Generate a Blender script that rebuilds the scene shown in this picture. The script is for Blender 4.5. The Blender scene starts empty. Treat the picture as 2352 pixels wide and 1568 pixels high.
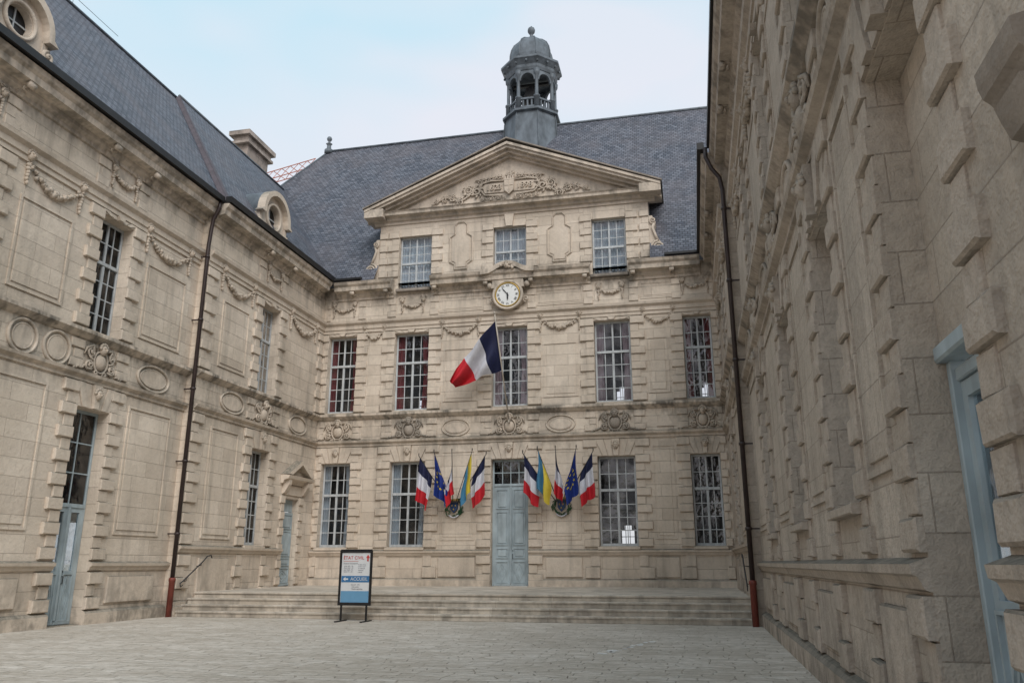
import bpy, bmesh, math, random
from mathutils import Vector, Matrix
random.seed(7)
scene=bpy.context.scene
pi=math.pi; sin=math.sin; cos=math.cos
# ------------------------------------------------------------------ materials
def newmat(name):
    m=bpy.data.materials.new(name); m.use_nodes=True
    nt=m.node_tree; nt.nodes.clear()
    out=nt.nodes.new('ShaderNodeOutputMaterial'); b=nt.nodes.new('ShaderNodeBsdfPrincipled')
    nt.links.new(b.outputs[0],out.inputs[0]); return m,nt,b
def N(nt,t,**k):
    n=nt.nodes.new(t)
    for a,v in k.items(): setattr(n,a,v)
    return n
def ramp(nt,src,pts):
    r=nt.nodes.new('ShaderNodeValToRGB'); e=r.color_ramp.elements
    while len(e)<len(pts): e.new(0.5)
    for i,(p,c) in enumerate(pts):
        e[i].position=p; e[i].color=(c,c,c,1) if not isinstance(c,tuple) else (*c,1)
    nt.links.new(src,r.inputs[0]); return r.outputs[0]
def mix(nt,f,a,b,mode='MIX'):
    m=nt.nodes.new('ShaderNodeMix'); m.data_type='RGBA'; m.blend_type=mode
    for sock,val in ((m.inputs[0],f),(m.inputs[6],a),(m.inputs[7],b)):
        if hasattr(val,'is_output'): nt.links.new(val,sock)
        elif isinstance(val,tuple): sock.default_value=(*val,1)
        else: sock.default_value=val
    return m.outputs[2]
def mth(nt,op,a,b=0.0):
    m=nt.nodes.new('ShaderNodeMath'); m.operation=op
    for s,v in ((m.inputs[0],a),(m.inputs[1],b)):
        if hasattr(v,'is_output'): nt.links.new(v,s)
        else: s.default_value=v
    return m.outputs[0]
def noise(nt,vec,scale,detail=3,rough=0.6,sc=None):
    if sc:
        mp=N(nt,'ShaderNodeMapping'); mp.inputs['Scale'].default_value=sc
        nt.links.new(vec,mp.inputs[0]); vec=mp.outputs[0]
    n=N(nt,'ShaderNodeTexNoise'); n.inputs['Scale'].default_value=scale
    n.inputs['Detail'].default_value=min(detail,3); n.inputs['Roughness'].default_value=rough
    nt.links.new(vec,n.inputs['Vector']); return n.outputs[0]
def stone(name,base,brick=True,bw=1.15,bh=0.44,streak=0.38,topgrime=0.85,bumpd=0.02,grime=1.0,mott=.22):
    m,nt,b=newmat(name)
    g=N(nt,'ShaderNodeNewGeometry'); P=g.outputs['Position']
    sep=N(nt,'ShaderNodeSeparateXYZ'); nt.links.new(P,sep.inputs[0]); z=sep.outputs[2]
    n1=noise(nt,P,0.45,3); n2=noise(nt,P,8,3,0.78); n3=noise(nt,P,1.1,3,0.65,(1.6,1.6,0.16))
    c2=tuple(x*y for x,y in zip(base,(0.88,0.87,0.85))); c3=tuple(min(1,x*y) for x,y in zip(base,(1.07,1.07,1.07)))
    col=mix(nt,ramp(nt,n1,[(0.35,0.0),(0.65,1.0)]),c2,c3)
    h=None
    if brick:
        uv=N(nt,'ShaderNodeUVMap')
        bt=N(nt,'ShaderNodeTexBrick'); nt.links.new(uv.outputs[0],bt.inputs['Vector'])
        bt.inputs['Scale'].default_value=1; bt.inputs['Brick Width'].default_value=bw; bt.inputs['Row Height'].default_value=bh
        bt.inputs['Mortar Size'].default_value=0.006; bt.inputs['Mortar Smooth'].default_value=0.3
        bt.inputs['Color1'].default_value=(0.82,0.80,0.78,1); bt.inputs['Color2'].default_value=(1.08,1.08,1.07,1); bt.inputs['Mortar'].default_value=(0.64,0.61,0.58,1)
        bt.inputs['Bias'].default_value=0.1
        col=mix(nt,0.75,col,bt.outputs['Color'],'MULTIPLY'); h=bt.outputs['Fac']
    col=mix(nt,mth(nt,'MULTIPLY',ramp(nt,n2,[(0.36,1.0),(0.58,0.0)]),mott),col,tuple(x*0.60 for x in base))
    col=mix(nt,mth(nt,'MULTIPLY',ramp(nt,n3,[(0.52,0.0),(0.74,1.0)]),streak),col,(0.165,0.15,0.13))
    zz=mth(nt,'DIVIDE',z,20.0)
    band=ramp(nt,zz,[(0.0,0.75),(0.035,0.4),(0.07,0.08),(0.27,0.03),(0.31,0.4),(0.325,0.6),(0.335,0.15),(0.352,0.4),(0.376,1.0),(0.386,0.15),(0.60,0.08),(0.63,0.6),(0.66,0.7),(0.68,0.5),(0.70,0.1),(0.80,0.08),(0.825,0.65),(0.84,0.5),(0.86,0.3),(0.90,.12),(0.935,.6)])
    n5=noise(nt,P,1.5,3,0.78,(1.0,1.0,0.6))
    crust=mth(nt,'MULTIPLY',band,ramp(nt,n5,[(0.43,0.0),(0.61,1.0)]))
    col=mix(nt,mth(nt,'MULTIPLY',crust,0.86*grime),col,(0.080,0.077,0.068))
    sn=N(nt,'ShaderNodeSeparateXYZ'); nt.links.new(g.outputs['Normal'],sn.inputs[0])
    up=ramp(nt,sn.outputs[2],[(0.35,0.0),(0.8,1.0)])
    col=mix(nt,mth(nt,'MULTIPLY',mth(nt,'MULTIPLY',up,ramp(nt,n2,[(0.3,0.5),(0.6,1.0)])),topgrime),col,(0.095,0.096,0.080))
    nt.links.new(col,b.inputs['Base Color']); b.inputs['Roughness'].default_value=0.92
    b.inputs['Specular IOR Level'].default_value=0.15
    hh=n2
    if h is not None: hh=mth(nt,'SUBTRACT',n2,h)
    bp=N(nt,'ShaderNodeBump'); bp.inputs['Distance'].default_value=bumpd; bp.inputs['Strength'].default_value=0.85
    nt.links.new(hh,bp.inputs['Height']); nt.links.new(bp.outputs[0],b.inputs['Normal'])
    return m
def plain(name,col,rough=0.6,metal=0.0,var=0.25,scale=6,spec=0.4):
    m,nt,b=newmat(name); g=N(nt,'ShaderNodeNewGeometry'); P=g.outputs['Position']
    n=noise(nt,P,scale,2,0.6,(1,1,.5))
    c=mix(nt,ramp(nt,n,[(0.3,0.0),(0.7,1.0)]),tuple(x*(1-var) for x in col),tuple(min(1,x*(1+var*0.5)) for x in col))
    nt.links.new(c,b.inputs['Base Color']); b.inputs['Roughness'].default_value=rough; b.inputs['Metallic'].default_value=metal
    b.inputs['Specular IOR Level'].default_value=spec
    return m
BASE=(0.69,0.598,0.502)
M_wall=stone('ashlar_limestone',BASE)
M_carv=stone('carved_limestone',(0.61,0.52,0.43),brick=False,streak=0.5)
M_moul=stone('moulding_limestone',(0.655,0.563,0.468),brick=False,streak=0.42)
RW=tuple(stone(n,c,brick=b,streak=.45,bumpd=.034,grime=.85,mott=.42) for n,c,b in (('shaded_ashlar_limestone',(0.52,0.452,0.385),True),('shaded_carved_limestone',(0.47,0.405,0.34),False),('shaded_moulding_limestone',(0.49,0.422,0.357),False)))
M_step=stone('step_limestone',(0.60,0.54,0.465),brick=True,bw=1.6,bh=0.6,streak=0.4,topgrime=0.0,grime=.8)
M_crust=stone('weathered_dark_limestone',(0.33,0.285,0.245),brick=False,streak=0.6,topgrime=0.6)
def slate():
    m,nt,b=newmat('slate_roofing'); g=N(nt,'ShaderNodeNewGeometry'); P=g.outputs['Position']
    uv=N(nt,'ShaderNodeUVMap'); bt=N(nt,'ShaderNodeTexBrick'); nt.links.new(uv.outputs[0],bt.inputs['Vector'])
    bt.inputs['Scale'].default_value=1; bt.inputs['Brick Width'].default_value=0.21; bt.inputs['Row Height'].default_value=0.15
    bt.inputs['Mortar Size'].default_value=0.014; bt.inputs['Mortar Smooth'].default_value=0.4
    bt.inputs['Color1'].default_value=(0.070,0.080,0.104,1); bt.inputs['Color2'].default_value=(0.165,0.178,0.212,1); bt.inputs['Mortar'].default_value=(0.030,0.034,0.042,1)
    n=noise(nt,P,0.5,3,0.7); n2=noise(nt,P,1.0,3,0.7,(2.2,2.2,0.3))
    c=mix(nt,mth(nt,'MULTIPLY',ramp(nt,n,[(0.4,0.0),(0.65,1.0)]),0.45),bt.outputs['Color'],(0.15,0.132,0.140))
    c=mix(nt,mth(nt,'MULTIPLY',ramp(nt,n2,[(0.5,0.0),(0.75,1.0)]),0.45),c,(0.05,0.052,0.06))
    nt.links.new(c,b.inputs['Base Color']); b.inputs['Roughness'].default_value=0.6; b.inputs['Specular IOR Level'].default_value=0.25
    bp=N(nt,'ShaderNodeBump'); bp.inputs['Distance'].default_value=0.02; bp.invert=True
    nt.links.new(bt.outputs['Fac'],bp.inputs['Height']); nt.links.new(bp.outputs[0],b.inputs['Normal']); return m
M_slate=slate()
M_tile=plain('reddish_valley_tiles',(0.088,0.072,0.082),0.7)
def paving():
    m,nt,b=newmat('courtyard_setts'); g=N(nt,'ShaderNodeNewGeometry'); P=g.outputs['Position']
    wob=N(nt,'ShaderNodeTexNoise'); wob.inputs['Scale'].default_value=0.9; wob.inputs['Detail'].default_value=3; nt.links.new(P,wob.inputs['Vector'])
    va=N(nt,'ShaderNodeVectorMath',operation='SCALE'); nt.links.new(wob.outputs['Color'],va.inputs[0]); va.inputs['Scale'].default_value=0.7
    vb=N(nt,'ShaderNodeVectorMath',operation='ADD'); nt.links.new(P,vb.inputs[0]); nt.links.new(va.outputs[0],vb.inputs[1])
    bt=N(nt,'ShaderNodeTexBrick'); nt.links.new(vb.outputs[0],bt.inputs['Vector'])
    bt.inputs['Scale'].default_value=1; bt.inputs['Brick Width'].default_value=0.46; bt.inputs['Row Height'].default_value=0.22; bt.inputs['Mortar Size'].default_value=0.012; bt.inputs['Mortar Smooth'].default_value=1.0
    bt.offset=0.37; bt.squash=1.6; bt.squash_frequency=3
    bt.inputs['Color1'].default_value=(0.53,0.475,0.41,1); bt.inputs['Color2'].default_value=(0.67,0.615,0.545,1); bt.inputs['Mortar'].default_value=(0.49,0.435,0.365,1)
    bt.inputs['Bias'].default_value=0.0
    n=noise(nt,P,0.3,3,0.65); n2=noise(nt,P,7,3,0.8); n3=noise(nt,P,1.0,3,0.8,(1,2.6,1)); n4=noise(nt,vb.outputs[0],3.0,2,0.6,(.7,2.0,1))
    c=mix(nt,mth(nt,'MULTIPLY',ramp(nt,n,[(0.42,0.0),(0.58,1.0)]),0.5),bt.outputs['Color'],(0.44,0.39,0.325))
    c=mix(nt,mth(nt,'MULTIPLY',ramp(nt,n3,[(0.52,0.0),(0.60,1.0)]),0.5),c,(0.72,0.675,0.61))
    c=mix(nt,mth(nt,'MULTIPLY',ramp(nt,n4,[(0.36,1.0),(0.47,0.0)]),0.38),c,(0.37,0.33,0.27))
    c=mix(nt,mth(nt,'MULTIPLY',ramp(nt,n2,[(0.40,1.0),(0.56,0.0)]),0.28),c,(0.29,0.26,0.21))
    nt.links.new(c,b.inputs['Base Color']); b.inputs['Specular IOR Level'].default_value=0.1; b.inputs['Roughness'].default_value=0.9
    hh=mth(nt,'SUBTRACT',mth(nt,'ADD',n2,n4),bt.outputs['Fac'])
    bp=N(nt,'ShaderNodeBump'); bp.inputs['Distance'].default_value=0.018; nt.links.new(hh,bp.inputs['Height']); nt.links.new(bp.outputs[0],b.inputs['Normal']); return m
M_pave=paving()
M_white=plain('weathered_white_paint',(0.49,0.51,0.52),0.5,var=0.22)
M_blue=plain('pale_blue_door_paint',(0.385,0.455,0.485),0.6,var=0.28,scale=3)
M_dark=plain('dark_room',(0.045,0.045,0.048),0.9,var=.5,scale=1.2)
M_zinc=plain('lead_sheet',(0.125,0.145,0.165),0.55,0.1,var=0.4,scale=3)
M_gut=plain('black_gutter_paint',(0.018,0.017,0.017),0.4,var=0.3)
M_pipe=plain('brown_pipe_paint',(0.042,0.028,0.026),0.4,var=0.3)
M_rust=plain('red_oxide_pipe_paint',(0.20,0.05,0.035),0.55,var=0.3)
M_iron=plain('wrought_iron',(0.03,0.03,0.032),0.5)
M_curR=plain('red_curtain',(0.20,0.035,0.04),0.8,var=0.3)
M_curP=plain('faded_rose_curtain',(0.30,0.20,0.21),0.8,var=0.2)
M_curW=plain('pale_curtain',(0.50,0.52,0.55),0.8,var=0.15)
M_fb=plain('flag_blue',(0.008,0.012,0.050),0.75,var=0.2); M_fw=plain('flag_white',(0.60,0.60,0.65),0.75,var=0.12); M_fr=plain('flag_red',(0.50,0.015,0.025),0.75,var=0.15)
M_eu=plain('european_flag_blue',(0.008,0.028,0.19),0.75,var=0.15); M_ye=plain('flag_yellow',(0.60,0.47,0.05),0.7,var=0.1); M_ub=plain('sky_blue_cloth',(0.05,0.19,0.33),0.75,var=0.12)
M_shield=plain('dull_blue_enamel',(0.02,0.05,0.13),0.5)
M_wood=plain('weathered_pale_pole',(0.42,0.37,0.31),0.5)
M_gold=plain('gilded_metal',(0.45,0.30,0.09),0.4,0.5)
M_green=plain('enamel_green',(0.025,0.085,0.035),0.6)
M_face=plain('clock_enamel',(0.74,0.74,0.72),0.3,var=0.05)
M_blk=plain('black_enamel',(0.012,0.012,0.013),0.4)
M_sw=plain('sign_white',(0.66,0.67,0.68),0.35,var=0.04); M_sb=plain('sign_blue',(0.045,0.17,0.36),0.35,var=0.05); M_slb=plain('sign_light_blue',(0.14,0.32,0.50),0.35,var=0.05); M_sr=plain('sign_red',(0.50,0.04,0.03),0.4,var=0.05); M_sg=plain('sign_grey_text',(0.14,0.15,0.18),0.4,var=0.05)
M_crane=plain('faded_crane_red',(0.50,0.20,0.15),0.6)
M_chalk=plain('pale_chalk_mark',(0.80,0.79,0.76),0.95,var=0.2)
def glass():
    m=bpy.data.materials.new('window_pane'); m.use_nodes=True; nt=m.node_tree; nt.nodes.clear()
    o=N(nt,'ShaderNodeOutputMaterial'); t=N(nt,'ShaderNodeBsdfTransparent'); gl=N(nt,'ShaderNodeBsdfGlossy'); gl.inputs['Roughness'].default_value=0.04
    t.inputs[0].default_value=(0.80,0.86,0.90,1); f=N(nt,'ShaderNodeFresnel'); f.inputs[0].default_value=1.42
    g=N(nt,'ShaderNodeNewGeometry'); n=noise(nt,g.outputs['Position'],2.6,2); bp=N(nt,'ShaderNodeBump'); bp.inputs['Distance'].default_value=0.05; nt.links.new(n,bp.inputs['Height']); nt.links.new(bp.outputs[0],gl.inputs['Normal'])
    n2=noise(nt,g.outputs['Position'],1.4,2,.6)
    k=mth(nt,'ADD',mth(nt,'MULTIPLY',f.outputs[0],0.45),mth(nt,'MULTIPLY',ramp(nt,n2,[(.4,.15),(.6,1.0)]),.11))
    mx=N(nt,'ShaderNodeMixShader'); nt.links.new(k,mx.inputs[0]); nt.links.new(t.outputs[0],mx.inputs[1]); nt.links.new(gl.outputs[0],mx.inputs[2]); nt.links.new(mx.outputs[0],o.inputs[0]); return m
M_glass=glass()
# ------------------------------------------------------------------ mesh builder
TI=lambda s,z,o:(s,o,z)
FF=lambda s,z,o:(s,31-o,z)
LN=lambda s,z,o:(-15.7+o,s,z)
LF=lambda s,z,o:(-15.4+o,s,z)
RN=lambda s,z,o:(1.65-o,s,z)
RF=lambda s,z,o:(1.4-o,s,z)
class MB:
    def __init__(self,T=TI): self.T=T; self.v=[]; self.f=[]; self.sm=[]; self.mi=[]
    def add(self,vs,fs,smooth=False,mi=0):
        k=len(self.v); self.v+= [self.T(*p) for p in vs]
        for f in fs: self.f.append([k+i for i in f]); self.sm.append(smooth); self.mi.append(mi)
    def box(self,s0,s1,z0,z1,o0,o1,mi=0,c=0.0):
        if c:
            v=[(s0,z0,o0),(s1,z0,o0),(s1,z1,o0),(s0,z1,o0),(s0,z0,o1-c),(s1,z0,o1-c),(s1,z1,o1-c),(s0,z1,o1-c),(s0+c,z0+c,o1),(s1-c,z0+c,o1),(s1-c,z1-c,o1),(s0+c,z1-c,o1)]
            f=[(0,3,2,1),(0,1,5,4),(1,2,6,5),(2,3,7,6),(3,0,4,7),(4,5,9,8),(5,6,10,9),(6,7,11,10),(7,4,8,11),(8,9,10,11)]
        else:
            v=[(s0,z0,o0),(s1,z0,o0),(s1,z1,o0),(s0,z1,o0),(s0,z0,o1),(s1,z0,o1),(s1,z1,o1),(s0,z1,o1)]
            f=[(0,3,2,1),(0,1,5,4),(1,2,6,5),(2,3,7,6),(3,0,4,7),(4,5,6,7)]
        self.add(v,f,False,mi)
    def prism(self,poly,o0,o1,mi=0):
        n=len(poly); v=[(s,z,o0) for s,z in poly]+[(s,z,o1) for s,z in poly]
        f=[tuple(range(n))[::-1],tuple(range(n,2*n))]+[(i,(i+1)%n,n+(i+1)%n,n+i) for i in range(n)]
        self.add(v,f,False,mi)
    def mould(self,s0,s1,prof,mi=0):
        n=len(prof); v=[(s0,z,o) for o,z in prof]+[(s1,z,o) for o,z in prof]
        f=[(i,i+1,n+i+1,n+i) for i in range(n-1)]+[tuple(range(n)),tuple(range(n,2*n))]
        self.add(v,f,False,mi)
    def tube(self,path,rad,k=6,mi=0,cap=True,smooth=True):
        P=[Vector(p) for p in path]; n=len(P); vs=[]
        up=Vector((0.03,0.02,1)) if abs((P[-1]-P[0]).normalized().z)<0.9 else Vector((1,0.02,0.03))
        for i,p in enumerate(P):
            t=(P[min(i+1,n-1)]-P[max(i-1,0)]); t=t.normalized() if t.length>1e-9 else Vector((1,0,0))
            a=t.cross(up); a=a.normalized() if a.length>1e-6 else Vector((0,1,0)); b=t.cross(a)
            r=rad[i] if isinstance(rad,(list,tuple)) else rad
            for j in range(k): q=p+(a*cos(2*pi*j/k)+b*sin(2*pi*j/k))*r; vs.append(tuple(q))
        fs=[(i*k+j,i*k+(j+1)%k,(i+1)*k+(j+1)%k,(i+1)*k+j) for i in range(n-1) for j in range(k)]
        if cap: fs+=[tuple(range(k)),tuple(range((n-1)*k,n*k))]
        self.add(vs,fs,smooth,mi)
    def blob(self,s,z,o,rs,rz,ro,mi=0,a=8,b=5,jit=0.0):
        vs=[(s,z+rz,o)]; 
        for i in range(1,b):
            ph=pi*i/b
            for j in range(a):
                q=1+random.uniform(-jit,jit); vs.append((s+rs*sin(ph)*cos(2*pi*j/a)*q,z+rz*cos(ph)*q,o+ro*sin(ph)*sin(2*pi*j/a)*q))
        vs.append((s,z-rz,o)); L=len(vs)-1
        fs=[(0,1+j,1+(j+1)%a) for j in range(a)]+[(L,L-a+(j+1)%a,L-a+j) for j in range(a)]
        fs+=[(1+i*a+j,1+(i+1)*a+j,1+(i+1)*a+(j+1)%a,1+i*a+(j+1)%a) for i in range(b-2) for j in range(a)]
        self.add(vs,fs,True,mi)
    def lathe(self,cx,cy,prof,k=16,mi=0,smooth=True,ph=0.0):
        vs=[(cx+r*cos(2*pi*j/k+ph),z,cy+r*sin(2*pi*j/k+ph)) for r,z in prof for j in range(k)]
        n=len(prof); fs=[(i*k+j,i*k+(j+1)%k,(i+1)*k+(j+1)%k,(i+1)*k+j) for i in range(n-1) for j in range(k)]
        fs+=[tuple(range(k)),tuple(range((n-1)*k,n*k))]; self.add(vs,fs,smooth,mi)
    def ring(self,s,z,o,rs,rz,t,k=28,mi=0,w=6):
        vs=[];
        for i in range(k):
            a=2*pi*i/k
            for j in range(w):
                b=2*pi*j/w; vs.append((s+(rs+t*cos(b))*cos(a),z+(rz+t*cos(b))*sin(a),o+t*sin(b)))
        fs=[(i*w+j,i*w+(j+1)%w,((i+1)%k)*w+(j+1)%w,((i+1)%k)*w+j) for i in range(k) for j in range(w)]
        self.add(vs,fs,True,mi)
    def disc(self,s,z,o,rs,rz,k=28,mi=0,dep=0.0):
        self.prism([(s+rs*cos(2*pi*i/k),z+rz*sin(2*pi*i/k)) for i in range(k)],o-dep-0.001,o,mi)
    def spiral(self,s,z,R,r,d=1,a0=pi/2,turns=1.6,o=0.06,n=20,mi=0):
        p=[];rr=[]
        for i in range(n):
            t=i/(n-1); q=R*(1-0.85*t); a=a0+d*2*pi*turns*t
            p.append((s+q*cos(a),z+q*sin(a),o+0.05*t)); rr.append(r*(1-0.35*t))
        self.tube(p,rr,5,mi)
    def text(self,body,size,s,z,o,dep=0.01,rot=0.0,mi=0,al='CENTER'):
        c=bpy.data.curves.new('t','FONT'); c.body=body; c.size=size; c.align_x=al; c.align_y='CENTER'; c.extrude=dep/2
        ob=bpy.data.objects.new('t',c); scene.collection.objects.link(ob)
        me=bpy.data.meshes.new_from_object(ob.evaluated_get(bpy.context.evaluated_depsgraph_get()))
        vs=[(s+(v.co.x*cos(rot)-v.co.y*sin(rot)),z+v.co.x*sin(rot)+v.co.y*cos(rot),o+v.co.z) for v in me.vertices]
        self.add(vs,[tuple(p.vertices) for p in me.polygons],False,mi)
        bpy.data.objects.remove(ob); bpy.data.meshes.remove(me); bpy.data.curves.remove(c)
    def obj(self,name,mats,parent=None,label=None,category=None,group=None,kind=None,recalc=True):
        me=bpy.data.meshes.new(name); me.from_pydata(self.v,[],self.f)
        for m in (mats if isinstance(mats,(list,tuple)) else [mats]): me.materials.append(m)
        me.polygons.foreach_set('use_smooth',self.sm); me.polygons.foreach_set('material_index',self.mi)
        if recalc:
            bm=bmesh.new(); bm.from_mesh(me); bmesh.ops.recalc_face_normals(bm,faces=bm.faces); bm.to_mesh(me); bm.free()
        uv=me.uv_layers.new(name='UVMap')
        for p in me.polygons:
            n=p.normal; h=math.hypot(n.x,n.y)
            for li in p.loop_indices:
                c=me.vertices[me.loops[li].vertex_index].co
                if h<0.43: uv.data[li].uv=(c.x,c.y)
                else: uv.data[li].uv=((-n.y*c.x+n.x*c.y)/h,c.z/h)
        me.update(); ob=bpy.data.objects.new(name,me); scene.collection.objects.link(ob)
        setup(ob,parent,label,category,group,kind); return ob
base_loc={}
def setup(ob,parent=None,label=None,category=None,group=None,kind=None):
    if parent is not None:
        ob.parent=parent; ob.matrix_parent_inverse=Matrix.Translation(-base_loc[parent.name])
    if label: ob['label']=label
    if category: ob['category']=category
    if group: ob['group']=group
    if kind: ob['kind']=kind
    base_loc[ob.name]=Vector(ob.location)
def empty(name,loc,label,category,group=None):
    e=bpy.data.objects.new(name,None); e.location=loc; e.empty_display_size=0.3; scene.collection.objects.link(e)
    setup(e,None,label,category,group); return e
# ------------------------------------------------------------------ architecture helpers
def wall(mb,s0,s1,z0,z1,ops,depth=0.34):
    ss=sorted(set([s0,s1]+[x for o in ops for x in o[:2]])); zs=sorted(set([z0,z1]+[x for o in ops for x in o[2:]]))
    ss=[x for x in ss if s0<=x<=s1]; zs=[x for x in zs if z0<=x<=z1]
    for i in range(len(ss)-1):
        for j in range(len(zs)-1):
            cs=(ss[i]+ss[i+1])/2; cz=(zs[j]+zs[j+1])/2
            if any(o[0]<cs<o[1] and o[2]<cz<o[3] for o in ops): continue
            mb.add([(ss[i],zs[j],0),(ss[i+1],zs[j],0),(ss[i+1],zs[j+1],0),(ss[i],zs[j+1],0)],[(0,1,2,3)])
    for a,b,c,d in ops:
        v=[(a,c,0),(b,c,0),(b,d,0),(a,d,0),(a,c,-depth),(b,c,-depth),(b,d,-depth),(a,d,-depth)]
        mb.add(v,[(0,1,5,4),(1,2,6,5),(2,3,7,6),(3,0,4,7)])
ROUGH=0.0
def chain(T,root,s,side,z0,z1,h=0.31,wl=0.56,ws=0.34,p=0.10,first=0):
    mb=MB(T); n=max(1,round((z1-z0)/h)); hh=(z1-z0)/n; s+=side*.004
    for i in range(n):
        w,pp=(wl,p) if (i+first)%2==0 else (ws,p*0.35)
        w+=random.uniform(-.02,.02); pp+=random.uniform(-.006,.008)
        a,b=(s,s+w) if side>0 else (s-w,s)
        dz=random.uniform(-.004,.004)
        c=min(0.02,pp*random.uniform(.25,.45)); k0=len(mb.v)
        mb.box(a,b,z0+i*hh+0.007+dz,z0+(i+1)*hh-0.007+dz,-0.05,pp,c=c)
        if ROUGH:
            for q in range(k0+8,k0+12):
                v=mb.v[q]; mb.v[q]=(v[0]+random.uniform(-ROUGH,ROUGH)*.6,v[1]+random.uniform(-ROUGH,ROUGH),v[2]+random.uniform(-ROUGH,ROUGH))
    mb.obj('quoin_chain',M_moul,root)
def voussoirs(T,root,s,w,z0,z1,p=0.06):
    mb=MB(T); n=7; W=w+0.5
    for i in range(n):
        a=-0.5+i/n; b=-0.5+(i+1)/n; q=p*(1.0 if i%2 else 0.5)+(0.06 if i==n//2 else 0)
        mb.prism([(s+a*w+.01,z0),(s+b*w-.01,z0),(s+b*W*1.15-.01,z1),(s+a*W*1.15+.01,z1)],-0.05,q)
    mb.obj('window_lintel',M_moul,root)
def panel(T,root,s0,s1,z0,z1,t=0.05,p=0.025):
    mb=MB(T); mb.box(s0,s1,z0,z0+t,-.02,p); mb.box(s0,s1,z1-t,z1,-.02,p); mb.box(s0,s0+t,z0+t,z1-t,-.02,p-.002); mb.box(s1-t,s1,z0+t,z1-t,-.02,p-.002)
    if s1-s0>.5: mb.box(s0+.13,s1-.13,z0+.13,z1-.13,-.02,p*0.7,c=.008)
    mb.obj('wall_panel',M_wall,root)
def block(T,root,nm,s0,s1,z0,z1,o0,o1,c=.02,m=None):
    mb=MB(T); mb.box(s0,s1,z0,z1,o0,o1,c=c); mb.obj(nm,m or M_moul,root)
def course(T,root,nm,s0,s1,prof):
    mb=MB(T); mb.mould(s0,s1,prof); mb.obj(nm,M_moul,root)
def oval(T,root,s,z,rs,rz,t=.035):
    mb=MB(T); mb.ring(s,z,.02,rs,rz,t,k=36); mb.ring(s,z,.01,rs-.13,rz-.11,t*.6,k=36); mb.disc(s,z,.025,rs-.15,rz-.13,dep=.03); mb.obj('oval_medallion',M_moul,root)
def head(mb,s,z,o,k=1.0):
    mb.blob(s,z,o,.11*k,.15*k,.11*k); mb.blob(s,z-.01*k,o+.11*k,.025*k,.05*k,.035*k,a=6,b=4)
    mb.blob(s,z+.045*k,o+.085*k,.08*k,.02*k,.03*k,a=6,b=4); mb.blob(s,z-.07*k,o+.09*k,.04*k,.014*k,.02*k,a=6,b=4)
    for i in range(7):
        a=pi*i/6; mb.blob(s+.12*k*cos(a),z+.04*k+.12*k*sin(a),o+.02*k,.045*k,.05*k,.05*k,a=6,b=4)
def leaf(mb,s,z,a,L,r,bend=.5,o=.05):
    p=[];rr=[]
    for i in range(5):
        t=i/4; aa=a+bend*t*1.4; p.append((s+L*t*cos(aa),z+L*t*sin(aa),o+.04*sin(pi*t))); rr.append(r*(.35+.65*sin(pi*min(1,t*.9+.1))))
    mb.tube(p,rr,5)
def festoon(T,parent,s0,s1,z,sag,k=1.0):
    mb=MB(T); n=int(13*max(1,(s1-s0)/1.3))
    for i in range(n+1):
        t=i/n; s=s0+(s1-s0)*t; zz=z-sag*(1-(2*t-1)**2); r=(.045+.055*(1-abs(2*t-1)))*k
        for j in range(3):
            mb.blob(s+random.uniform(-.04,.04),zz+random.uniform(-.05,.05)*k,.03+random.uniform(0,.06),r*random.uniform(.6,.95),r*random.uniform(.6,.95),r*.85,a=6,b=4,jit=.18)
    for s in (s0,s1):
        head(mb,s,z+.12*k,.07,.85*k)
        for j in range(6): mb.blob(s+random.uniform(-.02,.02),z-.10*k-.085*k*j,.04,(.075-.009*j)*k,.06*k,.06*k,a=6,b=4,jit=.15)
        mb.spiral(s-.1*k,z+.33*k,.07*k,.022*k,1); mb.spiral(s+.1*k,z+.33*k,.07*k,.022*k,-1)
    return mb.obj('festoon_carving',M_carv,parent)
def cartouche(T,parent,s,z,w=0.75,h=0.48,m=None):
    mb=MB(T)
    mb.blob(s,z,.02,w*.34,h*.58,.13,a=12,b=7); mb.ring(s,z,.05,w*.42,h*.72,.035,k=20)
    for d in (-1,1):
        mb.spiral(s+d*w*.62,z+h*.45,w*.22,.04,-d,pi/2,1.5,.05,16); mb.spiral(s+d*w*.66,z-h*.35,w*.24,.04,d,-pi/2,1.5,.05,16)
        mb.spiral(s+d*w*.28,z-h*.78,w*.15,.03,-d,-pi/2,1.3,.05,14)
        for i in range(7): mb.blob(s+d*(w*.8+.07*i),z-h*.45-.02*i+random.uniform(-.03,.03),.03,.06-.003*i,.045,.045,a=6,b=4,jit=.2)
        mb.tube([(s+d*w*.3,z+h*.8,.05),(s+d*w*.6,z+h*.95,.07),(s+d*w*.9,z+h*.7,.05),(s+d*w*1.0,z+h*.25,.04)],[.03,.045,.04,.02],5)
        for i in range(5): leaf(mb,s+d*w*.45,z+h*(.5-.25*i),(0 if d>0 else pi)+d*(.6-.35*i),w*.4,.035,d*.5)
    head(mb,s,z+h*.80,.09,1.05)
    return mb.obj('cartouche_carving',m or M_carv,parent)
def maskstone(T,root,s,o): 
    mb=MB(T); head(mb,s,5.92,o,1.0); mb.obj('keystone_mask',M_carv,root)
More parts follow.
